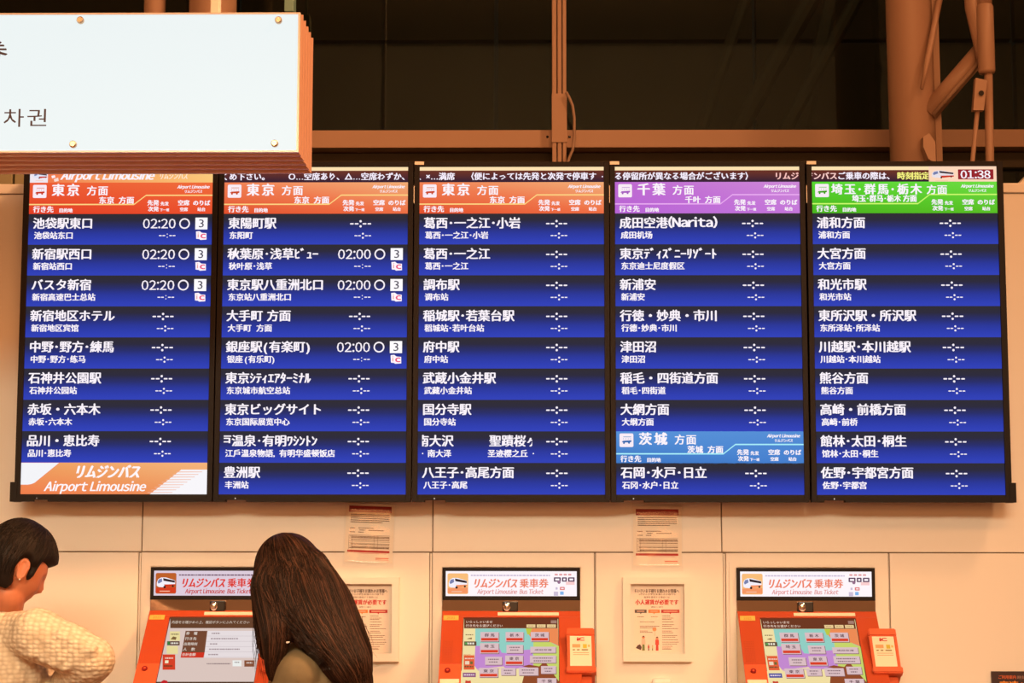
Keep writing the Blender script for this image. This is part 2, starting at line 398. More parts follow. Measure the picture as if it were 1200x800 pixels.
# columns behind the hanging sign
for (p0, p1, lab, yy) in ((222, 277, 'broad painted steel column rising behind the hanging sign', .9), (169, 194, 'narrow steel post rising behind the left part of the hanging sign', .95)):
    r = (P(p1, 8, yy).x - P(p0, 8, yy).x) / 2; c = P((p0 + p1) / 2, 8, yy)
    tag(obj('steel_post', tube(bmesh.new(), [(c.x, c.y, 0), (c.x, c.y, 8.2)], r, 28), M['steel'], smooth=True), lab, 'column')
c = P(339.5, 6, 1.1); bm = bx((c.x - .018, 1.08, c.z - .03), (c.x + .018, 1.15, c.z + .10), .004)
box(bm, (c.x - .004, 1.1, c.z + .10), (c.x + .004, 1.11, 8.2))
tag(obj('exit_lamp_housing', bm, M['teal']), 'small pale teal fitting hanging above the sign', 'fitting')
# olive boxes behind the top of the wall on the left
for a, c, lab in ((-60, 14.8, 'left of two olive duct boxes showing over the wall top'), (17, 30, 'right of two olive duct boxes showing over the wall top')):
    p, q = P(a, 203, .7), P(c, 203, .7)
    tag(obj('duct_box', bx((p.x, .7, 0), (q.x + (.15 if c == 30 else 0), .9, at(0, 192, .7).z), .004), M['oliveduct']), lab, 'duct')
# cable loop beside the mullion
c = GY - .12
bm = tube(bmesh.new(), [at(663.5, 108, c), at(667, 114, c), at(671, 124, c), at(673, 138, c), at(673, 160, c), at(671, 176, c), at(667, 185, c), at(664.5, 193, c), at(664, 230, c)], .0055, 10)
tag(obj('cable_loop', bm, M['conduit'], smooth=True), 'bowed grey cable clipped beside the window mullion', 'cable')

# ================================================================== DEPARTURE BOARDS
BX = [-.1152, .4940, 1.1031, 1.7108, 2.3220]
BZ = 1.480 - .2036; BZ = 1.480 + .2036
SW, SH = .573, 1.018
U = SW / 215.1
WHT = (252, 244, 252)
rowg = [(0, (46, 44, 50)), (.22, (42, 42, 62)), (.42, (38, 46, 108)), (.62, (40, 55, 154)), (.85, (44, 62, 178)), (1, (48, 66, 186))]
def dashes(p, v1, v2):
    for a, c in ((147.7, 151.9), (153.2, 157.6), (162.4, 166.8), (168.1, 172.3)): p.rrect(a, v1 - .8, c, v1 + .8, .6, WHT, 2)
    for s in (-3, 3): p.disc(160, v1 + s, 1.35, WHT, 2)
    for a, c in ((153, 156.4), (157.2, 160.4), (165.2, 168.4), (169.2, 172.4)): p.rrect(a, v2 - .6, c, v2 + .6, .45, WHT, 2)
    for s in (-2.4, 2.4): p.disc(162.8, v2 + s, 1.15, WHT, 2)
def header(p, v, cols, line, jp, cn, long=False):
    tl, tr_, bl, br = cols
    W_ = 215.1
    mid = [tuple((a + c) / 2 for a, c in zip(tl, bl)), tuple((a + c) / 2 for a, c in zip(tr_, br))]
    p.poly([(0, v), (W_, v), (W_, v + 37.2), (0, v + 37.2)], [tl, tr_, br, bl], 1)
    # route line
    lw = .75
    for (a0, b0), (a1, b1) in (((0, 26), (123, 26)), ((123, 26), (137, 15.2)), ((137, 15.2), (W_, 15.2))):
        p.poly([(a0, v + b0 - lw), (a1, v + b1 - lw), (a1, v + b1 + lw), (a0, v + b0 + lw)], line, 2)
    # bus pictogram
    p.rrect(3.9, v + 2.6, 19.9, v + 18.2, 1.5, (250, 236, 246), 2)
    ic = tuple(int(c * .9) for c in bl)
    p.rect(8.2, v + 6.0, 17.3, v + 7.0, tuple((a + 250) // 2 for a in ic), 3)
    for k_ in range(4): p.rrect(8.2 + k_ * 2.7, v + 8.0, 8.8 + k_ * 2.7, v + 9.6, .3, tuple((a + 250) // 2 for a in ic), 3)
    p.poly([(6.4, v + 12.6), (8, v + 11), (17.6, v + 10.4), (17.6, v + 12.2), (15.6, v + 12.9), (9, v + 13)], ic, 3)
    p.disc(9, v + 13.6, 1.1, ic, 4); p.disc(14.8, v + 13.4, 1.1, ic, 4)
    if long:
        a = 22.4
        for ch in jp:
            if ch == '・': p.disc(a + 2.6, v + 9, 1.4, WHT, 3); a += 7.8
            else: p.text(ch, a, v + 9, 13.6, layer=3, bold=.04); a += 15.3
        p.spaced('方面', 133.2, v + 9.6, 12, 12.4, layer=3, bold=.03)
        p.text(cn, 46.5, v + 20, 8.9, layer=3, bold=.045, width=75)
    else:
        p.spaced(jp, 26.0, v + 9.0, 15.2, 17.7, layer=3, bold=.045)
        p.spaced('方面', 67.0, v + 9.8, 12.2, 13.2, layer=3, bold=.03)
        p.spaced(cn, 81.6, v + 21.2, 9.0, 9.3, layer=3, bold=.045); p.spaced('方面', 104.8, v + 21.2, 9.0, 9.3, layer=3, bold=.045)
    p.text('行き先', 4.8, v + 31.9, 8.0, layer=3, bold=.045)
    p.text('目的地', 35.0, v + 33.2, 5.4, layer=3, bold=.05)
    p.text('先発', 138.6, v + 24.2, 6.9, layer=3, bold=.05); p.text('先发', 154, v + 25.3, 4.9, layer=3, bold=.05)
    p.text('次発', 139.6, v + 31.5, 6.3, layer=3, bold=.05); p.text('下一班', 153.4, v + 32.6, 3.7, layer=3, bold=.05)
    p.text('空席', 174.4, v + 24.2, 6.9, layer=3, bold=.05); p.text('空席', 176.8, v + 32, 4.8, layer=3, bold=.05)
    p.text('のりば', 192, v + 24.4, 6.8, layer=3, bold=.05); p.text('站台', 197.4, v + 32, 4.8, layer=3, bold=.05)
    p.fit('Airport Limousine', 173.4, v + 3.2, 211.2, v + 8.2, layer=3, bold=.05, shear=.35)
    p.fit('リムジンバス', 182.4, v + 8.8, 202.6, v + 12.4, layer=3, bold=.05, shear=.2)
R_ = (243, 96, 52); OR = ((240, 128, 84), (242, 172, 118), (226, 78, 42), (238, 108, 66)); YL = (255, 214, 132)
RD = ((236, 92, 52), (240, 108, 60), (226, 62, 36), (234, 78, 44))
PU = ((190, 104, 208), (206, 136, 216), (184, 100, 214), (196, 118, 218))
GR = ((86, 214, 48), (110, 220, 66), (72, 180, 28), (88, 190, 36))
BL = ((86, 146, 216), (84, 142, 214), (58, 118, 196), (66, 126, 206))
BOARDS = [
 dict(label='leftmost departure board, red 東京 header and orange banner at its foot', hdr=(RD, YL, '東京', '东京'),
  rows=[('池袋駅東口', '池袋站东口', '02:20'), ('新宿駅西口', '新宿站西口', '02:20'), ('バスタ新宿', '新宿高速巴士总站', '02:20'), ('新宿地区ホテル', '新宿地区宾馆', 0), ('中野･野方･練馬', '中野･野方･练马', 0),
        ('石神井公園駅', '石神井公园站', 0), ('赤坂・六本木', '赤坂･六本木', 0), ('品川・恵比寿', '品川･惠比寿', 0), 'ad']),
 dict(label='departure board with orange 東京 header and three 02:00 times, second from left', hdr=(OR, YL, '東京', '东京'),
  rows=[('東陽町駅', '东阳町', 0), ('秋葉原･浅草ﾋﾞｭｰ', '秋叶原･浅草', '02:00'), ('東京駅八重洲北口', '东京站八重洲北口', '02:00'), ('大手町 方面', '大手町 方面', 0), ('銀座駅(有楽町)', '银座(有乐町)', '02:00'),
        ('東京ｼﾃｨｴｱﾀｰﾐﾅﾙ', '东京城市航空总站', 0), ('東京ビッグサイト', '东京国际展览中心', 0), ('S1', '', 0), ('豊洲駅', '丰洲站', 0)]),
 dict(label='middle departure board, orange 東京 header with every time blank', hdr=(OR, YL, '東京', '东京'),
  rows=[('葛西･一之江･小岩', '葛西･一之江･小岩', 0), ('葛西･一之江', '葛西･一之江', 0), ('調布駅', '调布站', 0), ('稲城駅･若葉台駅', '稻城站･若叶台站', 0), ('府中駅', '府中站', 0),
        ('武蔵小金井駅', '武藏小金井站', 0), ('国分寺駅', '国分寺站', 0), ('S2', '', 0), ('八王子･高尾方面', '八王子･高尾', 0)]),
 dict(label='departure board with purple 千葉 header and light blue 茨城 band low down', hdr=(PU, (232, 170, 240), '千葉', '千叶'),
  rows=[('成田空港(Narita)', '成田机场', 0), ('東京ﾃﾞｨｽﾞﾆｰﾘｿﾞｰﾄ', '东京迪士尼度假区', 0), ('新浦安', '新浦安', 0), ('行徳・妙典・市川', '行德･妙典･市川', 0), ('津田沼', '津田沼', 0),
        ('稲毛・四街道方面', '稻毛･四街道', 0), ('大網方面', '大纲方面', 0), 'hdr2', ('石岡･水戸･日立', '石冈･水户･日立', 0)]),
 dict(label='rightmost departure board, green 埼玉・群馬・栃木 header and 01:38 clock', hdr=(GR, (206, 250, 110), '埼玉・群馬・栃木', '埼玉･群马･栃木 方面'),
  rows=[('浦和方面', '浦和方面', 0), ('大宮方面', '大宫方面', 0), ('和光市駅', '和光市站', 0), ('東所沢駅・所沢駅', '东所泽站･所泽站', 0), ('川越駅･本川越駅', '川越站･本川越站', 0),
        ('熊谷方面', '熊谷方面', 0), ('高崎・前橋方面', '高崎･前桥', 0), ('館林･太田･桐生', '馆林･太田･桐生', 0), ('佐野･宇都宮方面', '佐野･宇都宫', 0)]),
]
def bus_picture(p, a0, b0, a1, b1, body=(225, 228, 245), sky=(235, 150, 80), low=(205, 50, 30), rounded=True):
    "a white coach seen three-quarter on, drawn in the box a0..a1, b0..b1"
    w_, h_ = a1 - a0, b1 - b0; q = lambda x, y: (a0 + x * w_, b0 + y * h_)
    if sky: p.rrect(a0, b0, a1, b1, h_ * .08, sky, 2); p.poly([q(.02, .72), q(.98, .68), q(.98, .96), q(.02, .96)], low, 2.4)
    p.poly([q(.06, .46), q(.12, .30), (q(.26, .22)), q(.50, .22), q(.94, .36), q(.95, .62), q(.50, .70), q(.16, .68), q(.06, .62)], body, 3)
    p.poly([q(.36, .25), q(.93, .37), q(.93, .47), q(.38, .38)], (50, 34, 40), 4)
    p.poly([q(.10, .44), q(.15, .31), q(.30, .27), q(.32, .42), q(.14, .52)], (120, 130, 175), 4)
    p.poly([q(.40, .56), q(.95, .54), q(.95, .62), q(.50, .70)], low, 4)
    p.disc(*q(.44, .68), h_ * .06, (40, 26, 26), 5); p.disc(*q(.84, .63), h_ * .05, (40, 26, 26), 5)
    p.rect(*q(.2, .86), *q(.7, .90), (245, 200, 170), 4)
for i, B in enumerate(BOARDS):
    x0 = BX[i]; zt = BZ + SH
    t = thing('departure_board', B['label'], 'departure board', (x0 + SW / 2, 0, BZ), 'departure boards in a row on the cream wall')
    # frame: four bezel bars proud of the glass, and the case behind
    bl_ = .0165 if i else .018; brr = .0165 if i < 4 else .019
    L_, R2 = x0 - bl_, x0 + SW + brr; ztop, zbot = zt + .0155, BZ - .0165
    bm = bmesh.new()
    box(bm, (L_, -.006, zbot), (x0, .03, ztop), .0012); box(bm, (x0 + SW, -.006, zbot), (R2, .03, ztop), .0012)
    box(bm, (x0, -.006, zt), (x0 + SW, .03, ztop), .0012); box(bm, (x0, -.006, zbot), (x0 + SW, .03, BZ), .0012)
    obj('frame', bm, M['bezel'], t)
    obj('case', bx((L_ + .004, .028, zbot + .004), (R2 - .004, .095, ztop - .004), .003), M['bezel_side'], t)
    for s in (.15, .42): obj('mounting_bracket', bx((x0 + s - .03, .09, BZ + .2), (x0 + s + .03, WY + .001, zt - .25)), M['steel'], t)
    obj('lower_lip', bx((x0 + .085, -.006, zbot - .006), (R2 - .002, .028, zbot + .001), .001), M['bezel'], t)
    obj('lower_lip', bx((L_, -.006, zbot - .006), (x0 + .022, .028, zbot + .001), .001), M['bezel'], t)
    bm = bmesh.new(); bmesh.ops.create_uvsphere(bm, u_segments=10, v_segments=6, radius=.0022)
    for v in bm.verts: v.co += Vector((x0 + .052, -.0065, zbot + .004))
    obj('indicator_light', bm, mat('indicator', (.1, .1, .1), .3, emit=(.6, .55, .5), es=.9 if i else .25), t)
    if i > 1:
        obj('sticker', bx((L_ + .001, -.0072, ztop - .0095), (L_ + .030, -.0055, ztop + .0005)), M['sticker'], t)
        obj('edge_clip', bx((L_ - .0013, -.0066, zt - .115), (L_ + .0008, -.0045, zt - .06)), M['sticker'], t)
    if i in (0, 4):
        bm = bmesh.new(); e = -1 if i == 0 else 1; xe = (L_ if i == 0 else R2); xi = xe - e * .064
        zb = zbot - .0065
        box(bm, (xe - e * .008, -.009, zb), (xe + e * .0125, .05, zb + .060), .001)
        box(bm, (xi, -.009, zb), (xe - e * .0081, -.0062, zb + .016))
        obj('corner_bracket', bm, M['bezel'], t)
    org = (x0, .0005, zt)
    def PR(): return Print(org, (1, 0, 0), (0, 0, -1), (0, -1, 0), U)
    # the glass and its picture
    scr = obj('screen', bx((x0 - .001, .0006, BZ - .001), (x0 + SW + .001, .012, zt + .001)), M['black'], t)
    p = PR()
    if i == 0:
        p.poly([(0, 0), (215.1, 0), (215.1, 18), (0, 18)], [(240, 110, 70), (250, 205, 130), (252, 200, 120), (240, 110, 70)], 1)
        p.rect(0, 0, 21, 18, (240, 232, 240), 2)
        bus_picture(p, 3, 3, 21, 17, sky=None)
        p.poly([(25, 10), (29, 9), (30, 12), (26, 13)], (250, 236, 240), 3); p.poly([(28, 14), (33, 12), (34, 16), (29, 17)], (250, 220, 210), 3); p.fit('Airport Limousine', 36, 4, 146, 17.6, layer=3, bold=.05, shear=.35)
        p.fit('リムジンバス', 153, 6, 185, 14, (255, 236, 214), layer=3, bold=.03, shear=.2)
        p.build('banner_strip', M['screen'], scr)
    else:
        dk = (62, 30, 32); dk2 = (44, 30, 52)
        p.rect(0, 0, 215.1, 4.2, (255, 226, 176), 1); p.rect(0, 4.2, 215.1, 18, (110, 52, 38), 1, dk2)
        tw = (248, 240, 255); e = 9.55; c = 11.2; cl = (.3, 214.8)
        if i == 1:
            p.text('くめ下さい。', -4.3, c, e, tw, 2, .04, clip=cl); p.text('○…空席あり、△…空席わずか、', 74.6, c, e, tw, 2, .04, clip=cl)
        if i == 2:
            p.text('、', -2, c, e, tw, 2, .04, clip=cl); p.text('×…満席', 7, c, e, tw, 2, .04); p.text('（便によっては先発と次発で停車す', 54, c, e, tw, 2, .04, clip=cl); p.disc(213.6, 11.6, .8, tw, 2)
        if i == 3:
            p.text('る停留所が異なる場合がございます）', -.6, c, e, tw, 2, .04, clip=cl); p.text('リムジン', 186, c, e, (255, 196, 190), 2, .04, clip=cl)
        if i == 4:
            p.text('ジンバス', -8.0, c, e, (255, 208, 202), 2, .04, clip=cl); p.text('ご乗車の際は、', 30, c, e, tw, 2, .04); p.text('時刻指定', 99.5, c, e, (250, 246, 130), 2, .04, clip=(0, 136))
            p.rect(136.4, 0, 215.1, 18, (255, 216, 186), 3)
            bus_picture(p, 138.2, .8, 167, 19, sky=None)
            p.rrect(170.4, 3.6, 211.6, 15.4, .6, (150, 36, 44), 4); p.fit('01:38', 173.6, 4.9, 207.8, 14.5, WHT, 5, .035)
        p.build('ticker_strip', M['screen'], scr)
    p = PR(); cols, line, jp, cn = B['hdr']; header(p, 18, cols, line, jp, cn, i == 4); p.build('header_band', M['screen'], scr)
    for r, row in enumerate(B['rows']):
        v = 55.3 + r * 36.31; p = PR()
        if row == 'hdr2':
            header(p, v - .2, BL, (170, 240, 250), '茨城', '茨城'); p.build('header_band', M['screen'], scr); continue
        if row == 'ad':
            p.poly([(0, v), (215.1, v), (215.1, v + 36.4), (0, v + 36.4)], [(240, 160, 96), (244, 182, 124), (238, 148, 94), (240, 124, 74)], 1)
            p.poly([(0, v), (44.8, v), (17, v + 23.5), (13, v + 25.4), (9, v + 26.2), (0, v + 26.2)], (240, 138, 96), 2)
            p.poly([(0, v + .3), (43.6, v + .3), (16, v + 23.2), (12, v + 24.8), (8, v + 25.4), (0, v + 25.4)], (244, 244, 248), 3)
            p.fit('リムジンバス', 64.5, v + 3, 137, v + 17.8, (255, 248, 250), 3, .06, shear=.3)
            p.fit('Airport Limousine', 27, v + 21.4, 144.5, v + 36, (255, 248, 250), 3, .03, shear=.3)
            p.poly([(185, v + 8), (215.1, v + 8), (215.1, v + 36.4), (149, v + 36.4), (150.6, v + 35.2)], (248, 246, 250), 2)
            for k_ in range(9):
                y_ = v + 10.3 + k_ * 2.95; a = 182 - k_ * 4.1; c = 209 - k_ * 4.2
                p.poly([(a - 2.2, y_), (c, y_), (c, y_ + .6), (a - 3, y_ + .9)], (240, 178, 150), 3)
            p.build('banner_strip', M['screen'], scr); continue
        for (f0, c0), (f1, c1) in zip(rowg, rowg[1:]):
            p.rect(0, v + f0 * 36.31, 215.1, v + f1 * 36.31, c0, 1, c1)
        jp, cn, tm = row; a = 5.0; c = v + 11.2; c2 = v + 25.6; e = 14.15; e2 = 9.25
        if jp == 'S1':
            p.text('戸温泉･有明ﾜｼﾝﾄﾝ', -.4, c, e, clip=(4.6, 214)); p.text('江戶溫泉物語,', 6.4, c2, e2, bold=.04); p.text('有明华盛顿饭店', 68.8, c2, e2, bold=.04, clip=(0, 133))
        elif jp == 'S2':
            p.text('南大沢', -1.2, c, e, clip=(4.8, 214)); p.text('聖蹟桜ヶ', 82.0, c, e, clip=(0, 131.6))
            p.disc(5.6, c2, .8, WHT, 2); p.text('南大泽', 11, c2, e2, bold=.04); p.text('圣迹樱之丘', 80.4, c2, e2, bold=.04); p.disc(133, c2, .8, WHT, 2)
        else:
            wd = 114.5 if 'Nar' in jp else (113 if 'ﾃﾞ' in jp else (98.5 if '有楽' in jp else None))
            if 'Nar' in jp:
                p.text('成田空港', a, c, e); p.text('(Narita)', a + 57.5, c - .6, e * 1.02, width=56, bold=.045)
            elif '有楽' in jp:
                p.text('銀座駅', a, c, e); p.text('(', a + 43.5, c, e); p.text('有楽町', a + 50, c, e); p.text(')', a + 93.5, c, e)
            elif ' ' in jp:
                p.text('大手町', a, c, e); p.text('方面', a + 47, c, e)
            else: p.text(jp, a, c, e)
            if ' ' in cn: p.text('大手町', a + 1.6, c2, e2, bold=.04); p.text('方面', a + 35, c2, e2, bold=.04)
            elif '(' in cn: p.text('银座', a + 1.6, c2, e2, bold=.04); p.text('(', a + 22, c2, e2); p.text('有乐町', a + 26.2, c2, e2, bold=.04); p.text(')', a + 54, c2, e2)
            else: p.text(cn, a + 1.6, c2, e2, bold=.04)
        if tm:
            p.fit(tm, 134.2, v + 5.8, 172.2, v + 17.2, WHT, 2, .015)
            p.ring(182.8, v + 11.4, 4.7, 6.3, WHT, 2)
            p.rect(195.4, v + 4.4, 209.6, v + 18.4, (255, 252, 255), 2); p.fit('3', 199.6, v + 6.5, 205.4, v + 16, (70, 66, 84), 3, .0)
            p.poly([(196.4, v + 20.8), (200.6, v + 20.4), (203.4, v + 22.4), (208.6, v + 22.8), (208.8, v + 30.4), (201.6, v + 30.8), (200.4, v + 29.8), (196.8, v + 29.4)], (255, 246, 255), 2)
            p.rect(198.4, v + 24, 199.6, v + 28, (232, 160, 150), 3); p.rect(198.4, v + 22.2, 199.6, v + 23.2, (232, 160, 150), 3)
            p.fit('c', 201.8, v + 23.6, 207.6, v + 29, (236, 80, 120), 3, .05)
            p.fit('--:--'[:0] or ':', 162.2, v + 23.2, 163.4, v + 28.2, WHT, 2, 0)
            for a_, c_ in ((153, 156.4), (157.2, 160.4), (165.2, 168.4), (169.2, 172.4)): p.rrect(a_, v + 25.1, c_, v + 26.3, .45, WHT, 2)
        else: dashes(p, v + 11.9, v + 26.0)
        p.build('departure_row', M['screen'], scr)

# ================================================================== HANGING SIGN
SY = -1.35
fr_ = [at(-330, 9, SY), at(351.7, 15, SY), at(349.0, 177.6, SY), at(-330, 177.6, SY)]
sx1 = (fr_[1].x + fr_[2].x) / 2; sz1 = at(340, 15, SY).z; sz0 = at(340, 177.6, SY).z; sx0 = sx1 - 2.1
sd = .272
t = thing('hanging_sign', 'large backlit white hanging sign with bronze fluted rim, top left', 'sign', ((sx0 + sx1) / 2, SY + sd / 2, sz0))
nf = 5
obj('rim_core', bx((sx0 - .001, SY + .013, sz0 + .004), (sx1 - .004, SY + sd - .004, sz1 - .004)), mat('rim_groove', (.10, .045, .035), .6), t)
for k_ in range(nf):
    y0 = SY + .012 + k_ * (sd - .012) / nf; y1 = y0 + (sd - .012) / nf - .007
    bm = bmesh.new(); seg = 10; prof = [(y0 + (y1 - y0) * j / seg, .021 * math.sin(PI * j / seg) ** .55) for j in range(seg + 1)]
    rings = []
    for (yy, o_) in prof:
        o_ = o_ - .0165
        rings.append([bm.verts.new((sx0 - o_, yy, sz0 - o_)), bm.verts.new((sx1 + o_, yy, sz0 - o_)), bm.verts.new((sx1 + o_, yy, sz1 + o_)), bm.verts.new((sx0 - o_, yy, sz1 + o_))])
    for a, c in zip(rings, rings[1:]):
        for j in range(4): bm.faces.new((a[j], a[(j + 1) % 4], c[(j + 1) % 4], c[j]))
    bm.faces.new(rings[0]); bm.faces.new(rings[-1][::-1])
    obj('rim_flute', bm, M['signrim'], t)
bm = bmesh.new()
box(bm, (sx0, SY, sz0 - .001), (sx1 + .001, SY + .014, sz0 + .003)); box(bm, (sx0, SY, sz1 - .003), (sx1 + .001, SY + .014, sz1 + .001))
box(bm, (sx1 - .004, SY, sz0 + .003), (sx1 + .001, SY + .014, sz1 - .003)); box(bm, (sx0, SY, sz0 + .003), (sx0 + .004, SY + .014, sz1 - .003))
obj('edge_frame', bm, M['signedge'], t)
face = obj('sign_face', bx((sx0 + .004, SY + .002, sz0 + .003), (sx1 - .004, SY + .0119, sz1 - .003)), M['signface'], t)
p = Print((0, SY + .0015, 0), (1, 0, 0), (0, 0, 1), (0, -1, 0))
def sp(px, py): q = at(px, py, SY); return q.x, q.z
def sfit(s, x0_, y0_, x1_, y1_, bold, sh=0):
    (a0, b1), (a1, b0) = sp(x0_, y0_), sp(x1_, y1_)
    pr = Print((0, SY + .0012, 0), (1, 0, 0), (0, 0, -1), (0, -1, 0)); pr.fit(s, a0, -b1, a1, -b0, (60, 44, 56), 1, bold, sh); return pr
pr = sfit('券', -30, 48, 8, 72, .025); obj_ = pr.build('sign_lettering', M['paper'], face)
pr = sfit('차', 4.5, 127.5, 27.5, 148.5, .0); pr.build('sign_lettering', M['paper'], face)
pr = sfit('권', 32, 127.5, 54, 147.5, .0); pr.build('sign_lettering', M['paper'], face)
for (px, py) in ((93.5, 23), (326, 23), (85, 168.5), (321.5, 167.5), (-140, 23), (-148, 168.5)):
    c = at(px, py, SY - .008)
    obj('standoff_screw', tube(bmesh.new(), [(c.x, SY + .004, c.z), (c.x, SY - .006, c.z), (c.x, SY - .010, c.z)], [.0088, .0088, .0060], 20), M['brass'], t)
for px in (252.5, -200):
    c = at(px, 5, SY + .12); obj('hanger', bx((c.x - .011, SY + .11, sz1), (c.x + .011, SY + .14, 8.2), .002), M['panel'], t)

# ================================================================== TICKET MACHINES
def kiosk(px_left, px_right, label, left_machine=False):
    xl, xr = at(px_left, 700, WY - .012).x, at(px_right, 700, WY - .012).x
    w_ = .4255; cx = (xl + xr) / 2; xl, xr = cx - w_ / 2, cx + w_ / 2
    yb = WY - .012
    z = lambda py, Y=yb: at(600, py, Y).z
    t = thing('ticket_machine', label, 'ticket machine', (cx, WY - .15, 0), 'orange ticket machines built into the wall')
    # cream surround
    zt = z(658); bm = bmesh.new()
    for a, c in ((xl - .022, xl - .002), (xr + .002, xr + .022)): box(bm, (a, WY - .006, .3), (c, WY + .002, zt - .016))
    box(bm, (xl - .022, WY - .006, zt - .016), (xr + .022, WY + .002, zt))
    obj('surround', bm, M['panel'], t)
    # banner display: black frame ring + picture
    zb1, zb0 = z(665), z(703)
    fb = (.0100, .0105, .0125)
    bm = bmesh.new()
    box(bm, (xl, yb - .006, zb0), (xl + fb[0], WY, zb1), .001); box(bm, (xr - fb[0], yb - .006, zb0), (xr, WY, zb1), .001)
    box(bm, (xl + fb[0], yb - .006, zb1 - fb[1]), (xr - fb[0], WY, zb1), .001); box(bm, (xl + fb[0], yb - .006, zb0), (xr - fb[0], WY, zb0 + fb[2]), .001)
    bf = obj('banner_frame', bm, M['bezel'], t)
    aw = w_ - 2 * fb[0]; ah = (zb1 - fb[1]) - (zb0 + fb[2])
    un = aw / 151.5
    p = Print((xl + fb[0], yb - .001, zb1 - fb[1]), (1, 0, 0), (0, 0, -1), (0, -1, 0), un); H_ = ah / un
    if left_machine: bg, tx, tx2, gy, ob = (222, 205, 220), (222, 50, 34), (200, 60, 60), (120, 90, 110), (190, 96, 40)
    else: bg, tx, tx2, gy, ob = (255, 246, 250), (238, 126, 96), (226, 150, 150), (205, 190, 215), (250, 190, 122)
    p.rect(0, 0, 151.5, H_, bg, 1)
    bus_picture(p, 2, 2.6, 26, 26.4, sky=ob, low=(214, 60, 30) if left_machine else (246, 150, 100), body=(245, 240, 250))
    p.fit('リムジンバス', 33.5, 8.6, 82.5, 19.2, tx, 2, .05, shear=.3)
    p.text('乗車券', 85.2, 14, 11.2, tx, 2, .03)
    p.fit('Airport Limousine  Bus Ticket', 36.5, 20.6, 113, 27.6, tx2, 2, .03, shear=.2)
    rnd = random.Random(3)
    a = 29
    while a < 121:
        l_ = rnd.uniform(1.5, 4.5); p.rect(a, 4.1, a + l_, 5.7, gy, 2); a += l_ + .6
    for k_ in range(4): p.rect(126 + k_ * 5.2, 3, 129.6 + k_ * 5.2, 4.8, tx2, 2)
    for a_, c_ in ((125, 133), (134.4, 140), (141.5, 149)): p.rrect(a_, 7, c_, 12, .6, (92, 62, 92), 2); p.rect(a_ + 1.6, 8.4, c_ - 1.6, 10.6, bg, 3)
    p.disc(131, 12.6, 1.9, (150, 110, 140), 3); p.rect(139, 12, 149, 15.6, (250, 205, 205), 2)
    p.rect(127, 18.4, 129.4, 21, gy, 2); p.rrect(132, 18, 137.6, 21.6, .5, (226, 120, 120), 2); p.rect(133.4, 19.2, 136.4, 20.4, bg, 3)
    p.rect(125, 23.4, 130, 28.2, gy, 2); p.rrect(132.2, 23.2, 136.4, 27, .5, (130, 180, 235), 2)
    obj('banner_screen', bx((xl + fb[0], yb - .0008, zb0 + fb[2]), (xr - fb[0], WY, zb1 - fb[1])), M['black'], t)
    pic = p.build('banner_picture', M['screen'], t)
    # smoked mirror strip and the sensor window
    zm0 = z(718.5); zm1 = zb0
    obj('mirror_strip', bx((xl, yb + .002, zm0), (xr, WY, zm1)), M['mirror'], t)
    cxs = xl + w_ * (598 - 519.6) / 159; zc1, zc0 = z(704.2), z(716.4)
    sb = obj('sensor_window', bx((cxs - .024, yb - .012, zc0), (cxs + .024, yb + .003, zc1), .003), M['black'], t)
    bm = bmesh.new(); bmesh.ops.create_uvsphere(bm, u_segments=24, v_segments=14, radius=1)
    for v in bm.verts: v.co = Vector((cxs - .0105 + v.co.x * .0125, yb - .0105 + v.co.y * .008, (zc0 + zc1) / 2 + v.co.z * (zc1 - zc0) * .47))
    obj('lens', bm, M['chrome'], sb, smooth=True)
    # sloping console
    y_t, z_t = yb - .004, z(717.2)
    sl = math.radians(43); ds = Vector((0, -math.cos(sl), -math.sin(sl))); nrm = Vector((0, -math.sin(sl), math.cos(sl)))
    ln = .46
    top = Vector((0, y_t, z_t)); end = top + ds * ln
    prof = [(top.y, top.z), (end.y, end.z), (end.y, end.z - .05), (end.y + .05, end.z - .09), (end.y + .05, .02), (WY, .02), (WY, z_t)]
    for a, c in ((xl + .0, xl + .006), (xr - .006, xr)):
        bm = bmesh.new(); prism(bm, [(a, y, zz) for y, zz in prof], (0, 0, 0), (c - a, 0, 0)); obj('cheek', bm, M['cream'], t)
    bm = bmesh.new(); e = .0; prism(bm, [(xl + .006, y - 0.0, zz) for y, zz in prof], (0, 0, 0), (w_ - .012, 0, 0)); obj('body', bm, M['cream'], t)
    fp = lambda px, py: on_plane(px, py, top, nrm)     # a point of the photograph, on this slope
    K0 = 520.0                                         # measured on the middle machine
    def loc(px, py):
        "local (across, down the slope) of a pixel seen on the middle machine"
        q = fp(px, py); return q.x - KX, (q - Vector((q.x, top.y, top.z))).length
    KX = KREF[0] if KREF else xl
    if not KREF: KREF.append(xl)
    if left_machine: KX = xl
    def solid(x0_, x1_, s0, s1, h0, h1, m, name, parent=t, bev=.001):
        bm = bmesh.new(); vs8 = []
        for s_ in (s0, s1):
            for h_ in (h0, h1):
                for x_ in (x0_, x1_): vs8.append(bm.verts.new(Vector((xl + x_, top.y, top.z)) + ds * s_ + nrm * h_))
        for f in ((0, 1, 3, 2), (4, 6, 7, 5), (0, 4, 5, 1), (2, 3, 7, 6), (0, 2, 6, 4), (1, 5, 7, 3)): bm.faces.new([vs8[j] for j in f])
        if bev: bmesh.ops.bevel(bm, geom=bm.edges[:], offset=bev, segments=1, affect='EDGES')
        return obj(name, bm, M[m], parent)
    def S(py):
        q = on_plane(600, py, top, nrm); return (q - Vector((q.x, top.y, top.z))).dot(ds)
    def XX(px, py): return on_plane(px, py, top, nrm).x - KREF[0]
    # the four orange sheets round the touch screen
    sL, sR = .0664, .3592; s0 = S(724.3); s1 = S(808)
    if LEFTREF is not None: pass
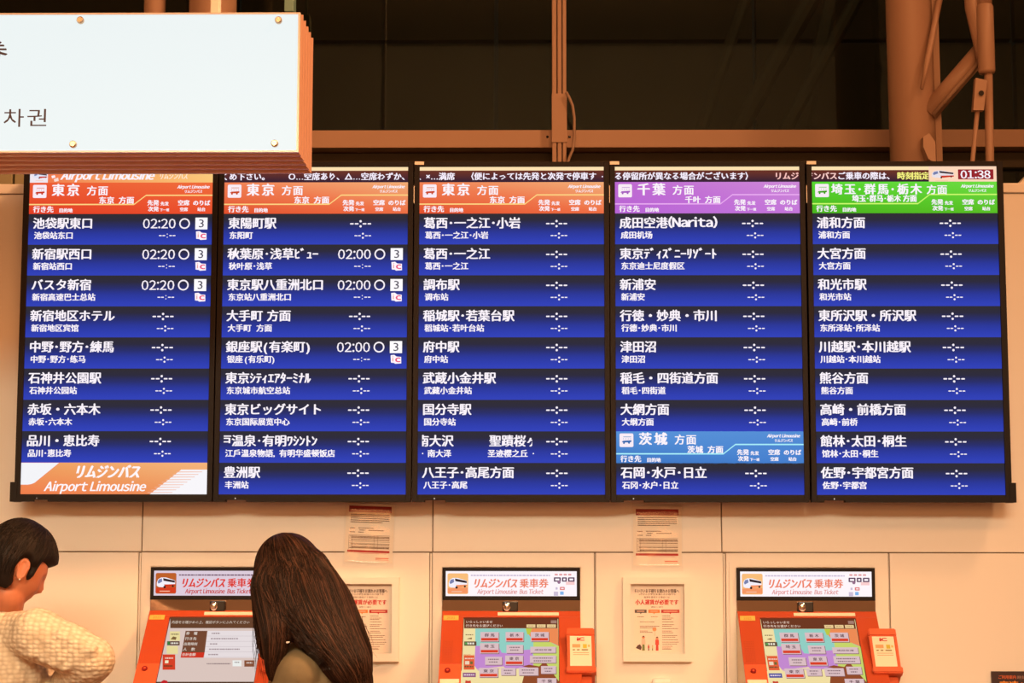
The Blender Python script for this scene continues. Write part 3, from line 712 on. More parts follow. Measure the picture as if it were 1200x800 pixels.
    solid(0, w_, 0, s0, 0, .006, 'orange', 'top_plate', bev=.0008)
    sv = S(779.5)
    solid(0, sL, s0 + .0006, sv, 0, .006, 'orange', 'side_plate', bev=.0008)
    solid(0, sL, sv + .0012, ln, 0, .0075, 'orange2', 'lower_plate', bev=.0008)
    solid(sR, w_, s0 + .0006, ln, 0, .006, 'orange', 'side_plate', bev=.0008)
    solid(sL, sR, s1, ln, 0, .006, 'orange', 'lower_plate', bev=.0008)
    solid(.1715, .3600, S(719.2), S(722.8), .006, .0074, 'cream', 'light_strip', bev=0)
    solid(.0050, .0515, S(723.0), S(728.4), .0062, .0078, 'yellow', 'number_plate', bev=0)
    o_ = xl
    pp = Print(Vector((xl, top.y, top.z)) + nrm * .0079, (1, 0, 0), ds, nrm)
    pp.fit('2021', .0155, S(724.6), .041, S(727.2), (150, 100, 40), 1, .0); pp.build('number_lettering', M['paper'], t)
    tr_ = solid(sL, sR, s0, s1, -.004, .0008, 'black', 'touch_screen', bev=0)
    if not left_machine:                                # speaker holes
        bm = bmesh.new()
        for a in range(6):
            for c in range(13):
                q = Vector((xl + .010 + a * .0052, top.y, top.z)) + ds * (S(753) + c * (S(776) - S(753)) / 12) + nrm * .0062
                vv = [bm.verts.new(q + Vector((1, 0, 0)) * .0013 * math.cos(k_ * PI / 3) + ds * .0013 * math.sin(k_ * PI / 3)) for k_ in range(6)]; bm.faces.new(vv)
        o = obj('speaker_holes', bm, M['orangedark'], t); o['kind'] = 'stuff'
    q = Vector((xl + .026, top.y, top.z)) + ds * (S(788) if not left_machine else S(786.5))
    lk = obj('lock', tube(bmesh.new(), [q, q + nrm * .012], .0085, 20), M['lock'], t)
    obj('key_slot', tube(bmesh.new(), [q + nrm * .0118, q + nrm * .0128], .0035, 12), M['orange2'], lk)
    if not left_machine:
        solid(.004, .062, S(798.4), S(804), .0075, .012, 'cream', 'ledge', bev=.001)
    # touch-screen picture
    T = Print(Vector((KX if not left_machine else xl, top.y, top.z)) + nrm * .0010, (1, 0, 0), ds, nrm)
    T.o = Vector((xl, top.y, top.z)) + nrm * .0010
    if not left_machine:
        ref = Vector((0, 0, 0)); xr0 = KREF[0]
        def c_(px, py): q = fp(px, py); return (q.x - xr0, (q - Vector((q.x, top.y, top.z))).dot(ds))
    else:
        def c_(px, py): q = fp(px, py); return (q.x - xl, (q - Vector((q.x, top.y, top.z))).dot(ds))
    def R(x0_, y0_, x1_, y1_, col, ly=2): T.poly([c_(x0_, y0_), c_(x1_, y0_), c_(x1_, y1_), c_(x0_, y1_)], col, ly)
    def G(pts, col, ly=2): T.poly([c_(*q) for q in pts], col, ly)
    def FT(s, x0_, y0_, x1_, y1_, col, ly=4, bold=.02):
        (a0, b0), (a1, b1) = c_(x0_, y0_), c_(x1_, y1_); T.fit(s, a0, b0, a1, b1, col, ly, bold)
    def scribble(x0_, x1_, y, col, ly=5, h=.8, seed=1):
        rn = random.Random(seed + int(x0_ * 7 + y)); a = x0_
        while a < x1_:
            l_ = rn.uniform(.8, 2.2); R(a, y - h / 2, min(a + l_, x1_), y + h / 2, col, ly); a += l_ + .6
    dst = .1
    if not left_machine:
        T.rect(sL + .0015, s0 + .003, sR - .0015, s1, (250, 230, 168), 1)
        R(557, 736.5, 654, 772, (150, 214, 202), 1.5)
        G([(616, 736.5), (654, 736.5), (654.6, 757), (645, 752.5), (626, 752.5), (620, 744)], (246, 144, 88), 2)
        G([(616, 736.5), (623.5, 736.5), (621, 743), (618, 744)], (196, 206, 70), 2.5)
        G([(625, 752.5), (645, 752.5), (651, 756), (655, 757), (655, 800), (625, 800), (625, 770)], (206, 220, 110), 2)
        G([(557, 757), (584, 757), (588, 765), (600, 766), (612, 762), (624, 761), (625, 782), (600, 784), (560, 786), (556, 780)], (202, 142, 214), 3)
        G([(540, 786), (560, 784), (590, 781), (600, 790), (618, 792), (612, 830), (538, 830)], (250, 230, 168), 3)
        G([(612, 800), (614, 792), (622, 783), (612, 781), (620, 779), (632, 781), (636, 777), (640, 777), (645, 785), (656, 800), (656, 830), (606, 830)], (150, 76, 42), 3.2)
        R(544, 723.4, 653.5, 736.5, (112, 56, 34), 4)
        FT('いらっしゃいませ', 546.5, 727.6, 577, 730.6, (235, 205, 185), 5); FT('行き先をお選びください', 546, 731.9, 589, 735.1, (235, 205, 185), 5)
        for a in (617, 629, 641): R(a, 732, a + 10.4, 735.8, (240, 208, 150), 5); scribble(a + 2, a + 8.4, 733.9, (190, 150, 100), 6)
        R(645.5, 727.2, 652.4, 730.8, (170, 130, 115), 5)
        tiles = [(563, 741, 584.5, 752, '群 馬', 1), (592.5, 741, 613.5, 752, '栃 木', 1), (622, 741, 643, 752, '茨 城', 1), (562.6, 754, 584.5, 766, '埼 玉', 1), (593.5, 756, 613, 765.6, 0, 0), (621.5, 758.2, 651.4, 765.4, '成田空港', 2),
                 (568.5, 770, 588.4, 779.4, 0, 0), (592, 768.5, 613, 779.6, '東 京', 1), (621, 768.6, 651.6, 777.2, 0, 0), (561.6, 783, 583.6, 794, '東 京', 1), (587, 783, 604.4, 791.6, 0, 0), (608, 782.6, 630.8, 791.8, 0, 0),
                 (634, 780.8, 651.6, 789.8, 0, 0), (629.6, 795, 652, 806, '千 葉', 1)]
        for x0_, y0_, x1_, y1_, s_, kd in tiles:
            R(x0_ + .7, y0_ + .7, x1_ + .7, y1_ + .7, (140, 100, 100), 5); R(x0_, y0_, x1_, y1_, (226, 196, 200), 6)
            if kd == 1:
                R(x0_ + .9, y1_ - 4.0, x1_ - .9, y1_ - .9, (226, 66, 40), 7); FT(s_, x0_ + 5, y0_ + 1.8, x1_ - 5, y0_ + 5.6, (90, 60, 70), 7)
            elif kd == 2: FT(s_, x0_ + 5, y0_ + 2.8, x1_ - 5, y1_ - 2.4, (90, 60, 70), 7)
            else:
                scribble(x0_ + 3.5, x1_ - 4, y0_ + 3, (130, 100, 110), 7, 1.2); scribble(x0_ + 4.5, x1_ - 5.5, y0_ + 6.2, (130, 100, 110), 7, 1.2)
        left = [(544.6, 741, 556, 751.4, (250, 230, 170)), (543.8, 758, 556, 768.2, (250, 230, 170)), (543.4, 767, 556, 785, (236, 100, 60))]
        for q in left: R(*q[:4], q[4], 5)
        R(544, 752, 558.4, 757, (104, 80, 62), 6); [R(547.5 + k_ * 3, 753.4, 549.6 + k_ * 3, 755.6, (245, 240, 220), 7) for k_ in range(3)]
        R(544.8, 753.2, 548.2, 755.8, (90, 160, 80), 7)
        scribble(545.6, 555, 744.2, (120, 90, 60), 6, 1); G([(547, 749), (549, 748.2), (553, 747.4), (553, 749.6)], (150, 110, 70), 6)
        scribble(544.8, 555, 772, (250, 220, 200), 6, 1.4); G([(545, 775), (550, 775), (550, 779), (545, 779)], (245, 220, 190), 6); R(551, 775.4, 554, 778.6, (110, 110, 60), 6); scribble(544.4, 555, 781.5, (90, 80, 50), 6, 1.6)
        R(542.4, 788.6, 557.6, 793.8, (150, 90, 130) if px_left < 800 else (80, 80, 160), 6); scribble(543.8, 556, 791.2, (240, 220, 230), 7, 1.6)
        G([(545.6, 797.6), (548.5, 798.2), (551.6, 797.8), (552, 801), (545, 801)], (214, 70, 50), 6)
    else:
        T.rect(sL + .0015, s0 + .003, sR - .0015, s1, (226, 204, 196), 1)
        R(199.6, 723.6, 312, 736.2, (104, 66, 44), 3)
        FT('内容をお確かめの上、確認ボタンにふれてください', 202, 727.4, 292, 731.2, (232, 215, 200), 4, .0)
        R(199, 740, 211, 751, (240, 224, 160), 3); R(195.4, 757, 208.6, 766.4, (240, 224, 160), 3); R(190.6, 767, 205.4, 785, (220, 66, 40), 3)
        R(196, 751.6, 210.6, 756.4, (96, 60, 44), 4); R(196.4, 752, 199, 756, (50, 130, 60), 5); scribble(200, 209, 754, (240, 235, 225), 5, 1.8)
        scribble(200.5, 209.5, 743.4, (90, 70, 50), 4, 1.2); G([(200, 749.4), (203, 746), (207, 747), (206, 750)], (130, 100, 60), 4)
        scribble(193.5, 203, 771.4, (250, 215, 200), 4, 1.6); G([(193.6, 774), (197.6, 774), (197.4, 777.4), (193.2, 777.4)], (250, 240, 200), 4); scribble(192, 202, 780.6, (110, 60, 30), 4, 2)
        # table
        G([(217.6, 739.4), (243, 739.4), (239.8, 764.6), (213, 764.6)], (118, 72, 50), 3); G([(213, 764.6), (239.8, 764.6), (238.6, 770.8), (211.6, 770.8)], (214, 52, 34), 3)
        G([(243.6, 739.4), (305, 739.4), (305, 771), (239.4, 771)], (238, 228, 230), 3)
        for k_, s_ in enumerate(('券　種', '行き先', '出発時刻', '人　数', '合計金額')):
            y_ = 740.6 + k_ * 6.2; FT(s_, 218.6 - k_ * 1.2, y_, (231 if k_ in (0, 1, 3) else 232.5) - k_ * .9, y_ + 3.6, (240, 228, 215), 4, .01)
            G([(243 - k_ * 1.1, y_ + 4.8), (303, y_ + 4.8), (303, y_ + 5.1), (243 - k_ * 1.1, y_ + 5.1)], (200, 185, 190), 4)
            scribble(248.2 - k_, (258, 279, 255, 281, 256)[k_], y_ + 1.8, (165, 145, 150), 4, 1.5, k_)
        scribble(242.4, 270, 778, (150, 130, 130), 4, 1.4); R(272.6, 774, 283, 781, (244, 246, 242), 4); R(286.4, 774, 298, 781.4, (140, 84, 58), 4)
        scribble(275, 281, 776.4, (130, 120, 120), 5, 1.2); scribble(289, 295.6, 777, (235, 220, 210), 5, 1.6)
        R(180, 799, 312, 801, (88, 56, 40), 3); G([(189, 799), (192, 797), (196, 798), (197, 801), (188, 801)], (200, 30, 40), 4)
    T.build('screen_picture', M['touch'], tr_)
    # reader for fare cards, a hooded box on the right
    ru = .3825; rw = .083
    rs = math.radians(55)
    q0 = Vector((xl + ru, 0, 0)); rtop = top + ds * S(744.5) + nrm * .004
    rd = Vector((0, -math.cos(rs), -math.sin(rs))); rn_ = Vector((0, -math.sin(rs), math.cos(rs)))
    rl = .160
    def slab(x0_, x1_, s0_, s1_, h0, h1, m, name, parent, bev=.002):
        bm = bmesh.new(); vs8 = []
        for s_ in (s0_, s1_):
            for h_ in (h0, h1):
                for x_ in (x0_, x1_): vs8.append(bm.verts.new(Vector((xl + ru + x_, rtop.y, rtop.z)) + rd * s_ + rn_ * h_))
        for f in ((0, 1, 3, 2), (4, 6, 7, 5), (0, 4, 5, 1), (2, 3, 7, 6), (0, 2, 6, 4), (1, 5, 7, 3)): bm.faces.new([vs8[j] for j in f])
        if bev: bmesh.ops.bevel(bm, geom=bm.edges[:], offset=bev, segments=2, affect='EDGES')
        return obj(name, bm, M[m], parent)
    rb = slab(0, rw, .004, rl, -.075, .034, 'orange2', 'card_reader', t, .004)
    slab(0, rw, 0, .026, .030, .040, 'orange2', 'hood', rb, .003); slab(0, .008, .026, rl - .02, .030, .038, 'orange2', 'hood', rb, .001); slab(rw - .008, rw, .026, rl - .02, .030, .038, 'orange2', 'hood', rb, .001)
    slab(-.003, rw + .003, rl - .022, rl, .020, .048, 'orange2', 'lip', rb, .003)
    rc = slab(.009, rw - .009, .0265, rl - .0225, .034, .0352, 'cream', 'reader_card', rb, 0)
    pc = Print(Vector((xl + ru, rtop.y, rtop.z)) + rn_ * .0356, (1, 0, 0), rd, rn_)
    pc.fit('i', .031, .033, .0345, .044, (176, 20, 20), 1, .12); pc.fit('C', .036, .033, .0525, .044, (176, 20, 20), 1, .12)
    pc.rect(.016, .056, .040, .068, (236, 160, 110), 1); pc.rect(.048, .056, .060, .070, (190, 180, 60), 1); pc.rect(.063, .058, .069, .066, (215, 180, 110), 1)
    for a_, c_2 in ((.017, .026), (.030, .040), (.044, .068)): pc.rect(a_, .074, a_ + (c_2 - a_) * .8, .078, (120, 110, 60), 1)
    for r_ in (.085, .092): pc.rect(.018, r_, .066, r_ + .0018, (200, 140, 90), 1)
    pc.build('card_print', M['paper'], rb)
    slab(.010, rw - .010, rl, rl + .055, -.03, .022, 'orange', 'bracket', rb, .002)
    return t
M['touch'] = attr_mat('touch_screen_picture', True, .35, .92)
KREF = []; LEFTREF = None
kiosk(519.6, 678.6, 'middle ticket machine with coloured map screen, left of the complete poster')
kiosk(864.8, 1024.4, 'rightmost ticket machine with coloured map screen and bright banner')
kiosk(177.2, 336, 'left ticket machine used by the long-haired person, pale form on its screen', True)

# ================================================================== POSTERS AND NOTICES ON THE WALL
def poster(px0, label):
    o_ = px0 - 730
    t = thing('framed_poster', label, 'poster', (at(770 + o_, 725, WY).x, WY, Z(776)), 'framed notices between the ticket machines')
    q = lambda px, py, y=WY: at(px + o_, py, y)
    def rr(a, c, e, g, y0, y1, m, name, bev=.001): return obj(name, bx((q(a, e).x, y0, q(a, g).z), (q(c, e).x, y1, q(c, e).z), bev), M[m], t)
    rr(724.5, 815, 671.5, 779.5, WY - .0012, WY + .001, 'panel', 'backing_plate', 0)
    bm = bmesh.new(); x0_, x1_, z1_, z0_ = q(729.6, 700).x, q(809.6, 700).x, q(760, 676.2).z, q(760, 774.6).z
    i0, i1, j1, j0 = q(738.6, 700).x, q(801.2, 700).x, q(760, 684).z, q(760, 765.6).z
    for a, c in (((x0_, z0_), (i0, z1_)), ((i1, z0_), (x1_, z1_)), ((i0, j1), (i1, z1_)), ((i0, z0_), (i1, j0))):
        box(bm, (a[0], WY - .022, a[1]), (c[0], WY, c[1]))
    obj('frame', bm, M['panel'], t)
    rr(738.6, 801.2, 684, 765.6, WY - .003, WY - .001, 'panel', 'back_sheet', 0)
    s_ = (q(797, 700).x - q(743, 700).x) / 54
    p = Print(q(742.5, 686.2) + Vector((0, -.0045, 0)), (1, 0, 0), (0, 0, -1), (0, -1, 0), s_, .0002)
    pw = (238, 226, 214); p.rect(0, 0, 55, 77, pw, 0)
    bk = (70, 40, 34); rd_ = (196, 26, 24)
    p.fit('ちいさいお子様をお連れのお客様へ', 1, 3.6, 53, 8.2, bk, 1, .03)
    p.fit('0才から小学生未満のお子様でも', 6, 8.6, 49, 11, (96, 52, 40), 1, .01); p.fit('座席を使用する場合には', 12, 12, 42, 14.4, (96, 52, 40), 1, .01)
    p.fit('小人運賃が必要です', 2, 16, 52, 22, rd_, 1, .05)
    p.fit('運賃のご案内', 20, 23.6, 34, 25.4, (96, 52, 40), 1, .01)
    for a, c, cc in ((1, 15, (84, 74, 74)), (17, 30.4, (232, 130, 60)), (32, 53.4, (186, 26, 30))):
        p.rect(a, 27.6, c, 31.4, cc, 1); p.rect(a + 2.5, 29, c - 2.5, 30, (226, 180, 160), 2); p.poly([((a + c) / 2 - 1, 31.4), ((a + c) / 2 + 1, 31.4), ((a + c) / 2, 33)], cc, 1)
    rn = random.Random(5)
    def ln(a, c, y):
        while a < c: l_ = rn.uniform(.6, 2); p.rect(a, y, min(a + l_, c), y + .7, (110, 70, 50), 1); a += l_ + .3
    for a, c, y in ((4, 12, 35.5), (20, 28, 35.5), (7, 24, 41.5), (7, 30, 46.5), (7, 26, 48.3), (7, 16, 52), (7, 22, 53.6)): ln(a, c, y)
    for y in (34.6, 37, 38.6, 41.4, 44.6, 46.4, 49.2, 52, 54, 57.2, 59, 62, 64.8, 67, 69.6, 71.6, 73): ln(33, 33 + rn.uniform(10, 20), y)
    p.rect(32, 28.2, 32.2, 26.8, pw, 1)
    # family picture
    def fig(x, h, shirt, legs, hd=(226, 150, 110)):
        p.poly([(x - h * .10, 75), (x - h * .08, 75 - h * .5), (x + h * .08, 75 - h * .5), (x + h * .10, 75)], legs, 1)
        p.poly([(x - h * .14, 75 - h * .42), (x - h * .12, 75 - h * .8), (x + h * .12, 75 - h * .8), (x + h * .14, 75 - h * .42)], shirt, 2)
        p.disc(x, 75 - h * .9, h * .1, hd, 3, 10); p.poly([(x - h * .1, 75 - h * .92), (x, 75 - h * 1.03), (x + h * .1, 75 - h * .92)], (60, 34, 26), 4)
    fig(11, 17, (216, 196, 180), (110, 130, 70)); fig(27, 16, (214, 70, 50), (206, 60, 44)); fig(17, 7, (186, 40, 36), (100, 60, 50)); fig(21.6, 6, (200, 200, 150), (90, 110, 70))
    p.poly([(2, 72), (4, 69), (7, 67.6), (9, 71), (8, 74.5)], (76, 48, 44), 3); p.disc(24, 50.4, 2.4, (244, 160, 110), 1, 12); p.rect(24.2, 52.8, 24.5, 58, (220, 150, 100), 1)
    p.build('poster_print', M['paper'], t)
    obj('clear_cover', bx((i0, WY - .010, j0), (i1, WY - .0085, j1)), M['film'], t)
    return t
poster(730, 'framed fare poster for small children, right of the middle ticket machine')
poster(388.6, 'framed fare poster partly covered by long brown hair')
def notice(pc, tilt, label):
    "A4 leaflet inside a clear sleeve; pc = corner pixels of the red heading bar (left, top)"
    s_ = at(601, 620, WY).x - at(600, 620, WY).x
    c = at(*pc, WY); r = Matrix.Rotation(tilt, 3, 'Y')
    u_, v_ = r @ Vector((1, 0, 0)), r @ Vector((0, 0, -1))
    t = thing('sleeved_notice', label, 'notice', (c.x, WY, c.z), 'notices in clear sleeves under the boards')
    p = Print(c + Vector((0, -.003, 0)), u_, v_, (0, -1, 0), s_, .0002)
    p.rect(-3, -3, 53.5, 66, (236, 226, 212), 0)
    p.rect(0, 0, 50, 7.4, (150, 8, 14), 1); p.rect(10, 2.6, 40, 3.0, (176, 50, 44), 2); p.rect(5, 4.6, 45, 5.0, (176, 50, 44), 2)
    rn = random.Random(9)
    def ln(a, c_, y, col=(84, 56, 40), h=.9):
        while a < c_: l_ = rn.uniform(.7, 2.6); p.rect(a, y, min(a + l_, c_), y + h, col, 1); a += l_ + .3
    for k_ in range(5): ln(2.4, 48 - (8 if k_ == 4 else 0), 9.6 + k_ * 2.2, h=1.1)
    ln(2, 8, 25.6); ln(12, 30, 25.4); ln(13, 20, 27.8); ln(24, 42, 27.8); ln(2, 8, 30.2); ln(12, 18, 30.2)
    for y in (34, 37.6, 41.4, 43.4, 46.4, 49.2): p.rect(1.2, y, 49.4, y + .35, (110, 80, 56), 1)
    for x in (1.2, 5, 31, 35): p.rect(x, 34, x + .3, 51, (110, 80, 56), 1)
    for y in (35.2, 36.4, 39.2, 44.2, 47.4, 48.4): ln(2 + rn.uniform(0, 3), 49, y, (110, 80, 56))
    p.rect(0, 51.6, 49.6, 54.2, (178, 20, 26), 1); ln(14, 46, 54.9, (206, 110, 90), .5)
    p.rect(33.6, 60.0, 49, 61.0, (214, 70, 46), 1); p.rect(33.6, 62.0, 49, 62.6, (222, 100, 70), 1); p.rect(48.2, 64, 48.8, 64.6, (222, 100, 70), 1)
    p.build('leaflet', M['paper'], t)
    bm = bmesh.new()
    P0 = lambda a, b_, y: c + (u_ * a + v_ * b_) * s_ + Vector((0, y, 0))
    n = 8; g_ = [[bm.verts.new(P0(-5 + 60 * i / n, -5 + 77 * j / n, -.0052 - .0018 * math.sin(i * 2.1 + j) * math.sin(j * 1.3))) for i in range(n + 1)] for j in range(n + 1)]
    for j in range(n):
        for i in range(n): bm.faces.new((g_[j][i], g_[j][i + 1], g_[j + 1][i + 1], g_[j + 1][i]))
    ex = bmesh.ops.extrude_face_region(bm, geom=bm.faces[:])
    for v in [e for e in ex['geom'] if isinstance(e, bmesh.types.BMVert)]: v.co.y += .0006
    obj('clear_sleeve', bm, M['film'], t, smooth=True)
    for a, b_ in ((-4.4, -4), (53.4, -1.5), (-4.2, 6), (54, 2)):
        obj('tape', bx(P0(a - .5, b_ - 1.3, -.0085), P0(a + .5, b_ + 1.3, -.0065)), M['sticker'], t)
    return t
notice((745.0, 596.2), 0.006, 'sleeved leaflet with red bars below the purple board')
notice((409.4, 592.0), .035, 'tilted sleeved leaflet with red bars below the 02:00 board')
# rounded fitting at the lower edge of the photo, and the dark sign at the right
c = at(775, 806, WY); bm = bx((c.x - .030, WY - .03, c.z - .06), (c.x + .030, WY + .001, c.z + .0315), .011)
t = tag(obj('wall_fitting', bm, M['white'], smooth=False), 'small rounded white fitting on the wall under the complete poster', 'fitting')
q0, q1 = at(1162.2, 786.4, WY - .014), at(1330, 880, WY - .014)
t = thing('dark_sign', 'black sign with orange lettering at the lower right corner', 'sign', (q0.x, WY, q1.z))
obj('sign_plate', bx((q0.x, WY - .014, q1.z), (q1.x, WY, q0.z), .001), mat('black_sign', (.035, .018, .022), .35), t)
s_ = at(601, 790, WY - .014).x - at(600, 790, WY - .014).x
p = Print(q0 + Vector((0, -.0008, 0)), (1, 0, 0), (0, 0, -1), (0, -1, 0), s_, .0003)
rn = random.Random(2)
p.fit('ご利用案内', 7.6, 4.4, 28, 8.6, (214, 104, 60), 1, .02); p.fit('時刻表', 29.5, 4.8, 44, 8.8, (170, 130, 120), 1, .0)
p.fit('高速バス', 9, 11, 52, 21, (240, 150, 50), 1, .03)
p.build('sign_lettering', M['paper'], t)

# ================================================================== PEOPLE
def cone(bm, p0, r0, p1, r1, n=14, m=5):
    "closed rounded taper from p0 to p1"
    p0, p1 = Vector(p0), Vector(p1); d = (p1 - p0).normalized(); up_ = d.orthogonal().normalized(); s = d.cross(up_)
    rings = []
    for j in range(1, m + 1):
        a = PI / 2 * j / m; rings.append((p0 - d * r0 * math.cos(a), r0 * math.sin(a)))
    for j in range(m, 0, -1):
        a = PI / 2 * j / m; rings.append((p1 + d * r1 * math.cos(a), r1 * math.sin(a)))
    R_r = [[bm.verts.new(c + (up_ * math.cos(2 * PI * k / n) + s * math.sin(2 * PI * k / n)) * r) for k in range(n)] for c, r in rings]
    for a, b_ in zip(R_r, R_r[1:]):
        for k in range(n): bm.faces.new((a[k], a[(k + 1) % n], b_[(k + 1) % n], b_[k]))
    bm.faces.new(R_r[0][::-1]); bm.faces.new(R_r[-1])
def ell(bm, c, r, mat3=None, n=20):
    q = bmesh.ops.create_uvsphere(bm, u_segments=n, v_segments=n // 2 + 2, radius=1)
    for v in q['verts']:
        w_ = Vector((v.co.x * r[0], v.co.y * r[1], v.co.z * r[2])); v.co = Vector(c) + (mat3 @ w_ if mat3 else w_)
def fuse(name, bm, m, parent, voxel=.005, smooth=6, disp=None):
    me = bpy.data.meshes.new('tmp'); bmesh.ops.recalc_face_normals(bm, faces=bm.faces); bm.to_mesh(me); bm.free()
    o = bpy.data.objects.new('tmp', me); COL.objects.link(o)
    r = o.modifiers.new('r', 'REMESH'); r.mode = 'VOXEL'; r.voxel_size = voxel
    s = o.modifiers.new('s', 'SMOOTH'); s.factor = .6; s.iterations = smooth
    if disp:
        tx = bpy.data.textures.new('folds', 'CLOUDS'); tx.noise_scale = disp[1]; d = o.modifiers.new('d', 'DISPLACE'); d.texture = tx; d.strength = disp[0]; d.mid_level = .5; d.texture_coords = 'LOCAL'
    bpy.context.view_layer.update()
    me2 = bpy.data.meshes.new_from_object(o.evaluated_get(bpy.context.evaluated_depsgraph_get()))
    bpy.data.objects.remove(o); bpy.data.meshes.remove(me)
    off = parent_origin(parent); me2.transform(Matrix.Translation(-off)); me2.materials.clear(); me2.materials.append(m); me2.name = name
    me2.polygons.foreach_set('use_smooth', [True] * len(me2.polygons))
    return link(name, me2, parent)
def gs(x, m, s): return math.exp(-((x - m) / s) ** 2)
def sstep(a, b, x):
    t = max(0, min(1, (x - a) / (b - a))); return t * t * (3 - 2 * t)
def skull(d, grow=0.0, face=True):
    dx, dy, dz = d
    x, y, z_ = .097 * dx, .075 * dy, .118 * dz
    if dz < 0:
        k_ = -dz
        y *= 1 - .30 * k_ ** 1.3
        x = x * (1 - .55 * k_) if dx < 0 else x * (1 - .10 * k_)
        x += .012 * k_
    if dx > 0: x *= .95
    if face and dx > 0:
        x += .020 * gs(dy, 0, .13) * gs(dz, -.20, .13) + .010 * gs(dy, 0, .09) * gs(dz, .0, .16)
        x -= .010 * (gs(dy, .34, .17) + gs(dy, -.34, .17)) * gs(dz, .02, .12)
        x += .005 * gs(dz, .2, .1) * gs(dy, 0, .5)
        x += .007 * gs(dy, 0, .22) * gs(dz, -.47, .06) + .006 * gs(dy, 0, .2) * gs(dz, -.58, .05) - .003 * gs(dy, 0, .3) * gs(dz, -.525, .025)
        x += .010 * gs(dy, 0, .25) * gs(dz, -.82, .14)
        x += .004 * (gs(dy, .5, .2) + gs(dy, -.5, .2)) * gs(dz, -.2, .2)
    v = Vector((x, y, z_))
    return v * (1 + grow)
def sphere_dirs(nu, nv):
    for j in range(nv + 1):
        for i in range(nu):
            t, p_ = PI * j / nv, 2 * PI * i / nu
            yield Vector((math.sin(t) * math.cos(p_), math.sin(t) * math.sin(p_), math.cos(t)))
def shell(bm, fn, Hm, nu=64, nv=44):
    pts = [bm.verts.new(Hm @ fn(d)) for d in sphere_dirs(nu, nv)]
    for j in range(nv):
        for i in range(nu):
            a, b_, c, d = pts[j * nu + i], pts[j * nu + (i + 1) % nu], pts[(j + 1) * nu + (i + 1) % nu], pts[(j + 1) * nu + i]
            try: bm.faces.new((a, d, c, b_))
            except ValueError: pass
def hand(bm, wrist, dirv, palm_n, side=1, curl=.5):
    "palm and five separate bent fingers"
    d = Vector(dirv).normalized(); n = Vector(palm_n); n = (n - d * n.dot(d)).normalized(); s = d.cross(n) * side
    w_ = Vector(wrist)
    ell(bm, w_ + d * .045, (1, 1, 1), Matrix((s * .038, d * .050, n * .014)).transposed(), 14)
    for k_, (off, ln) in enumerate(((-.027, .062), (-.009, .072), (.009, .068), (.027, .054))):
        p0 = w_ + s * off + d * .085; dd = d.copy(); r = .0088
        for j, fr2 in enumerate((.45, .32, .23)):
            dd = (dd + n * curl * (.35 + .2 * j)).normalized(); p1 = p0 + dd * ln * fr2; cone(bm, p0, r, p1, r * .9, 8, 3); p0 = p1; r *= .9
    p0 = w_ - s * .030 + d * .025; dd = (d * .6 - s * .8 + n * .3).normalized(); r = .0105
    for fr2 in (.035, .028, .022):
        p1 = p0 + dd * fr2; cone(bm, p0, r, p1, r * .9, 8, 3); p0 = p1; dd = (dd + d * .5 + n * .2).normalized(); r *= .92
def headm(center, facing, pitch, roll=0, size=.92):
    f = Vector(facing).normalized(); l = Vector((0, 0, 1)).cross(f).normalized(); u = f.cross(l)
    B_ = Matrix((f, l, u)).transposed()
    B_ = B_ @ Matrix.Rotation(pitch, 3, 'Y') @ Matrix.Rotation(roll, 3, 'X')
    return Matrix.Translation(center) @ B_.to_4x4() @ Matrix.Scale(size, 4)
def ear(bm, Hm, sgn):
    c = Vector((-.004, sgn * .074, -.008)); B_ = Hm.to_3x3()
    rot = Matrix.Rotation(sgn * .35, 3, 'Z')
    pts = []
    for k_ in range(15):
        a = 2 * PI * k_ / 15
        q = Vector((.017 * math.cos(a) * (1 if math.sin(a) > 0 else .75) - .004 * math.sin(a), 0, .031 * math.sin(a)))
        pts.append(Hm @ (c + rot @ q + Vector((0, sgn * .007, 0))))
    for a, b_ in zip(pts, pts[1:] + pts[:1]): cone(bm, a, .0042, b_, .0042, 8, 2)
    ell(bm, Hm @ (c + Vector((0, sgn * .001, 0))), (.013, .005, .025), B_ @ rot, 12)
    ell(bm, Hm @ (c + Vector((.002, sgn * .004, -.024))), (.009, .005, .009), B_ @ rot, 10)
def strand_mesh(name, paths, m, parent, tint=(.02, .01, .005), seed=1):
    V, Fc, Cc = [], [], []; rn_c = random.Random(seed); off = parent_origin(parent)
    for pts, rad in paths:
        i0 = len(V); n = len(pts); g_c = .35 + 3.6 * rn_c.random() ** 3; Cc += [(tint[0] * g_c, tint[1] * g_c, tint[2] * g_c, 1)] * (3 * n)
        for j, q in enumerate(pts):
            d = (pts[min(j + 1, n - 1)] - pts[max(j - 1, 0)]).normalized(); a = d.orthogonal().normalized(); b_ = d.cross(a)
            rr_ = rad * (1 - .75 * (j / (n - 1)) ** 3)
            for k_ in range(3):
                t = 2 * PI * k_ / 3; V.append(q + (a * math.cos(t) + b_ * math.sin(t)) * rr_ - off)
        for j in range(n - 1):
            for k_ in range(3):
                a = i0 + j * 3 + k_; b2 = i0 + j * 3 + (k_ + 1) % 3; Fc.append((a, b2, b2 + 3, a + 3))
    me = bpy.data.meshes.new(name); me.from_pydata(V, [], Fc); me.materials.append(m); me.polygons.foreach_set('use_smooth', [True] * len(Fc)); ca = me.color_attributes.new('Col', 'FLOAT_COLOR', 'POINT'); ca.data.foreach_set('color', [x for c in Cc for x in c]); me.update()
    o = link(name, me, parent); o['kind'] = 'stuff'; return o
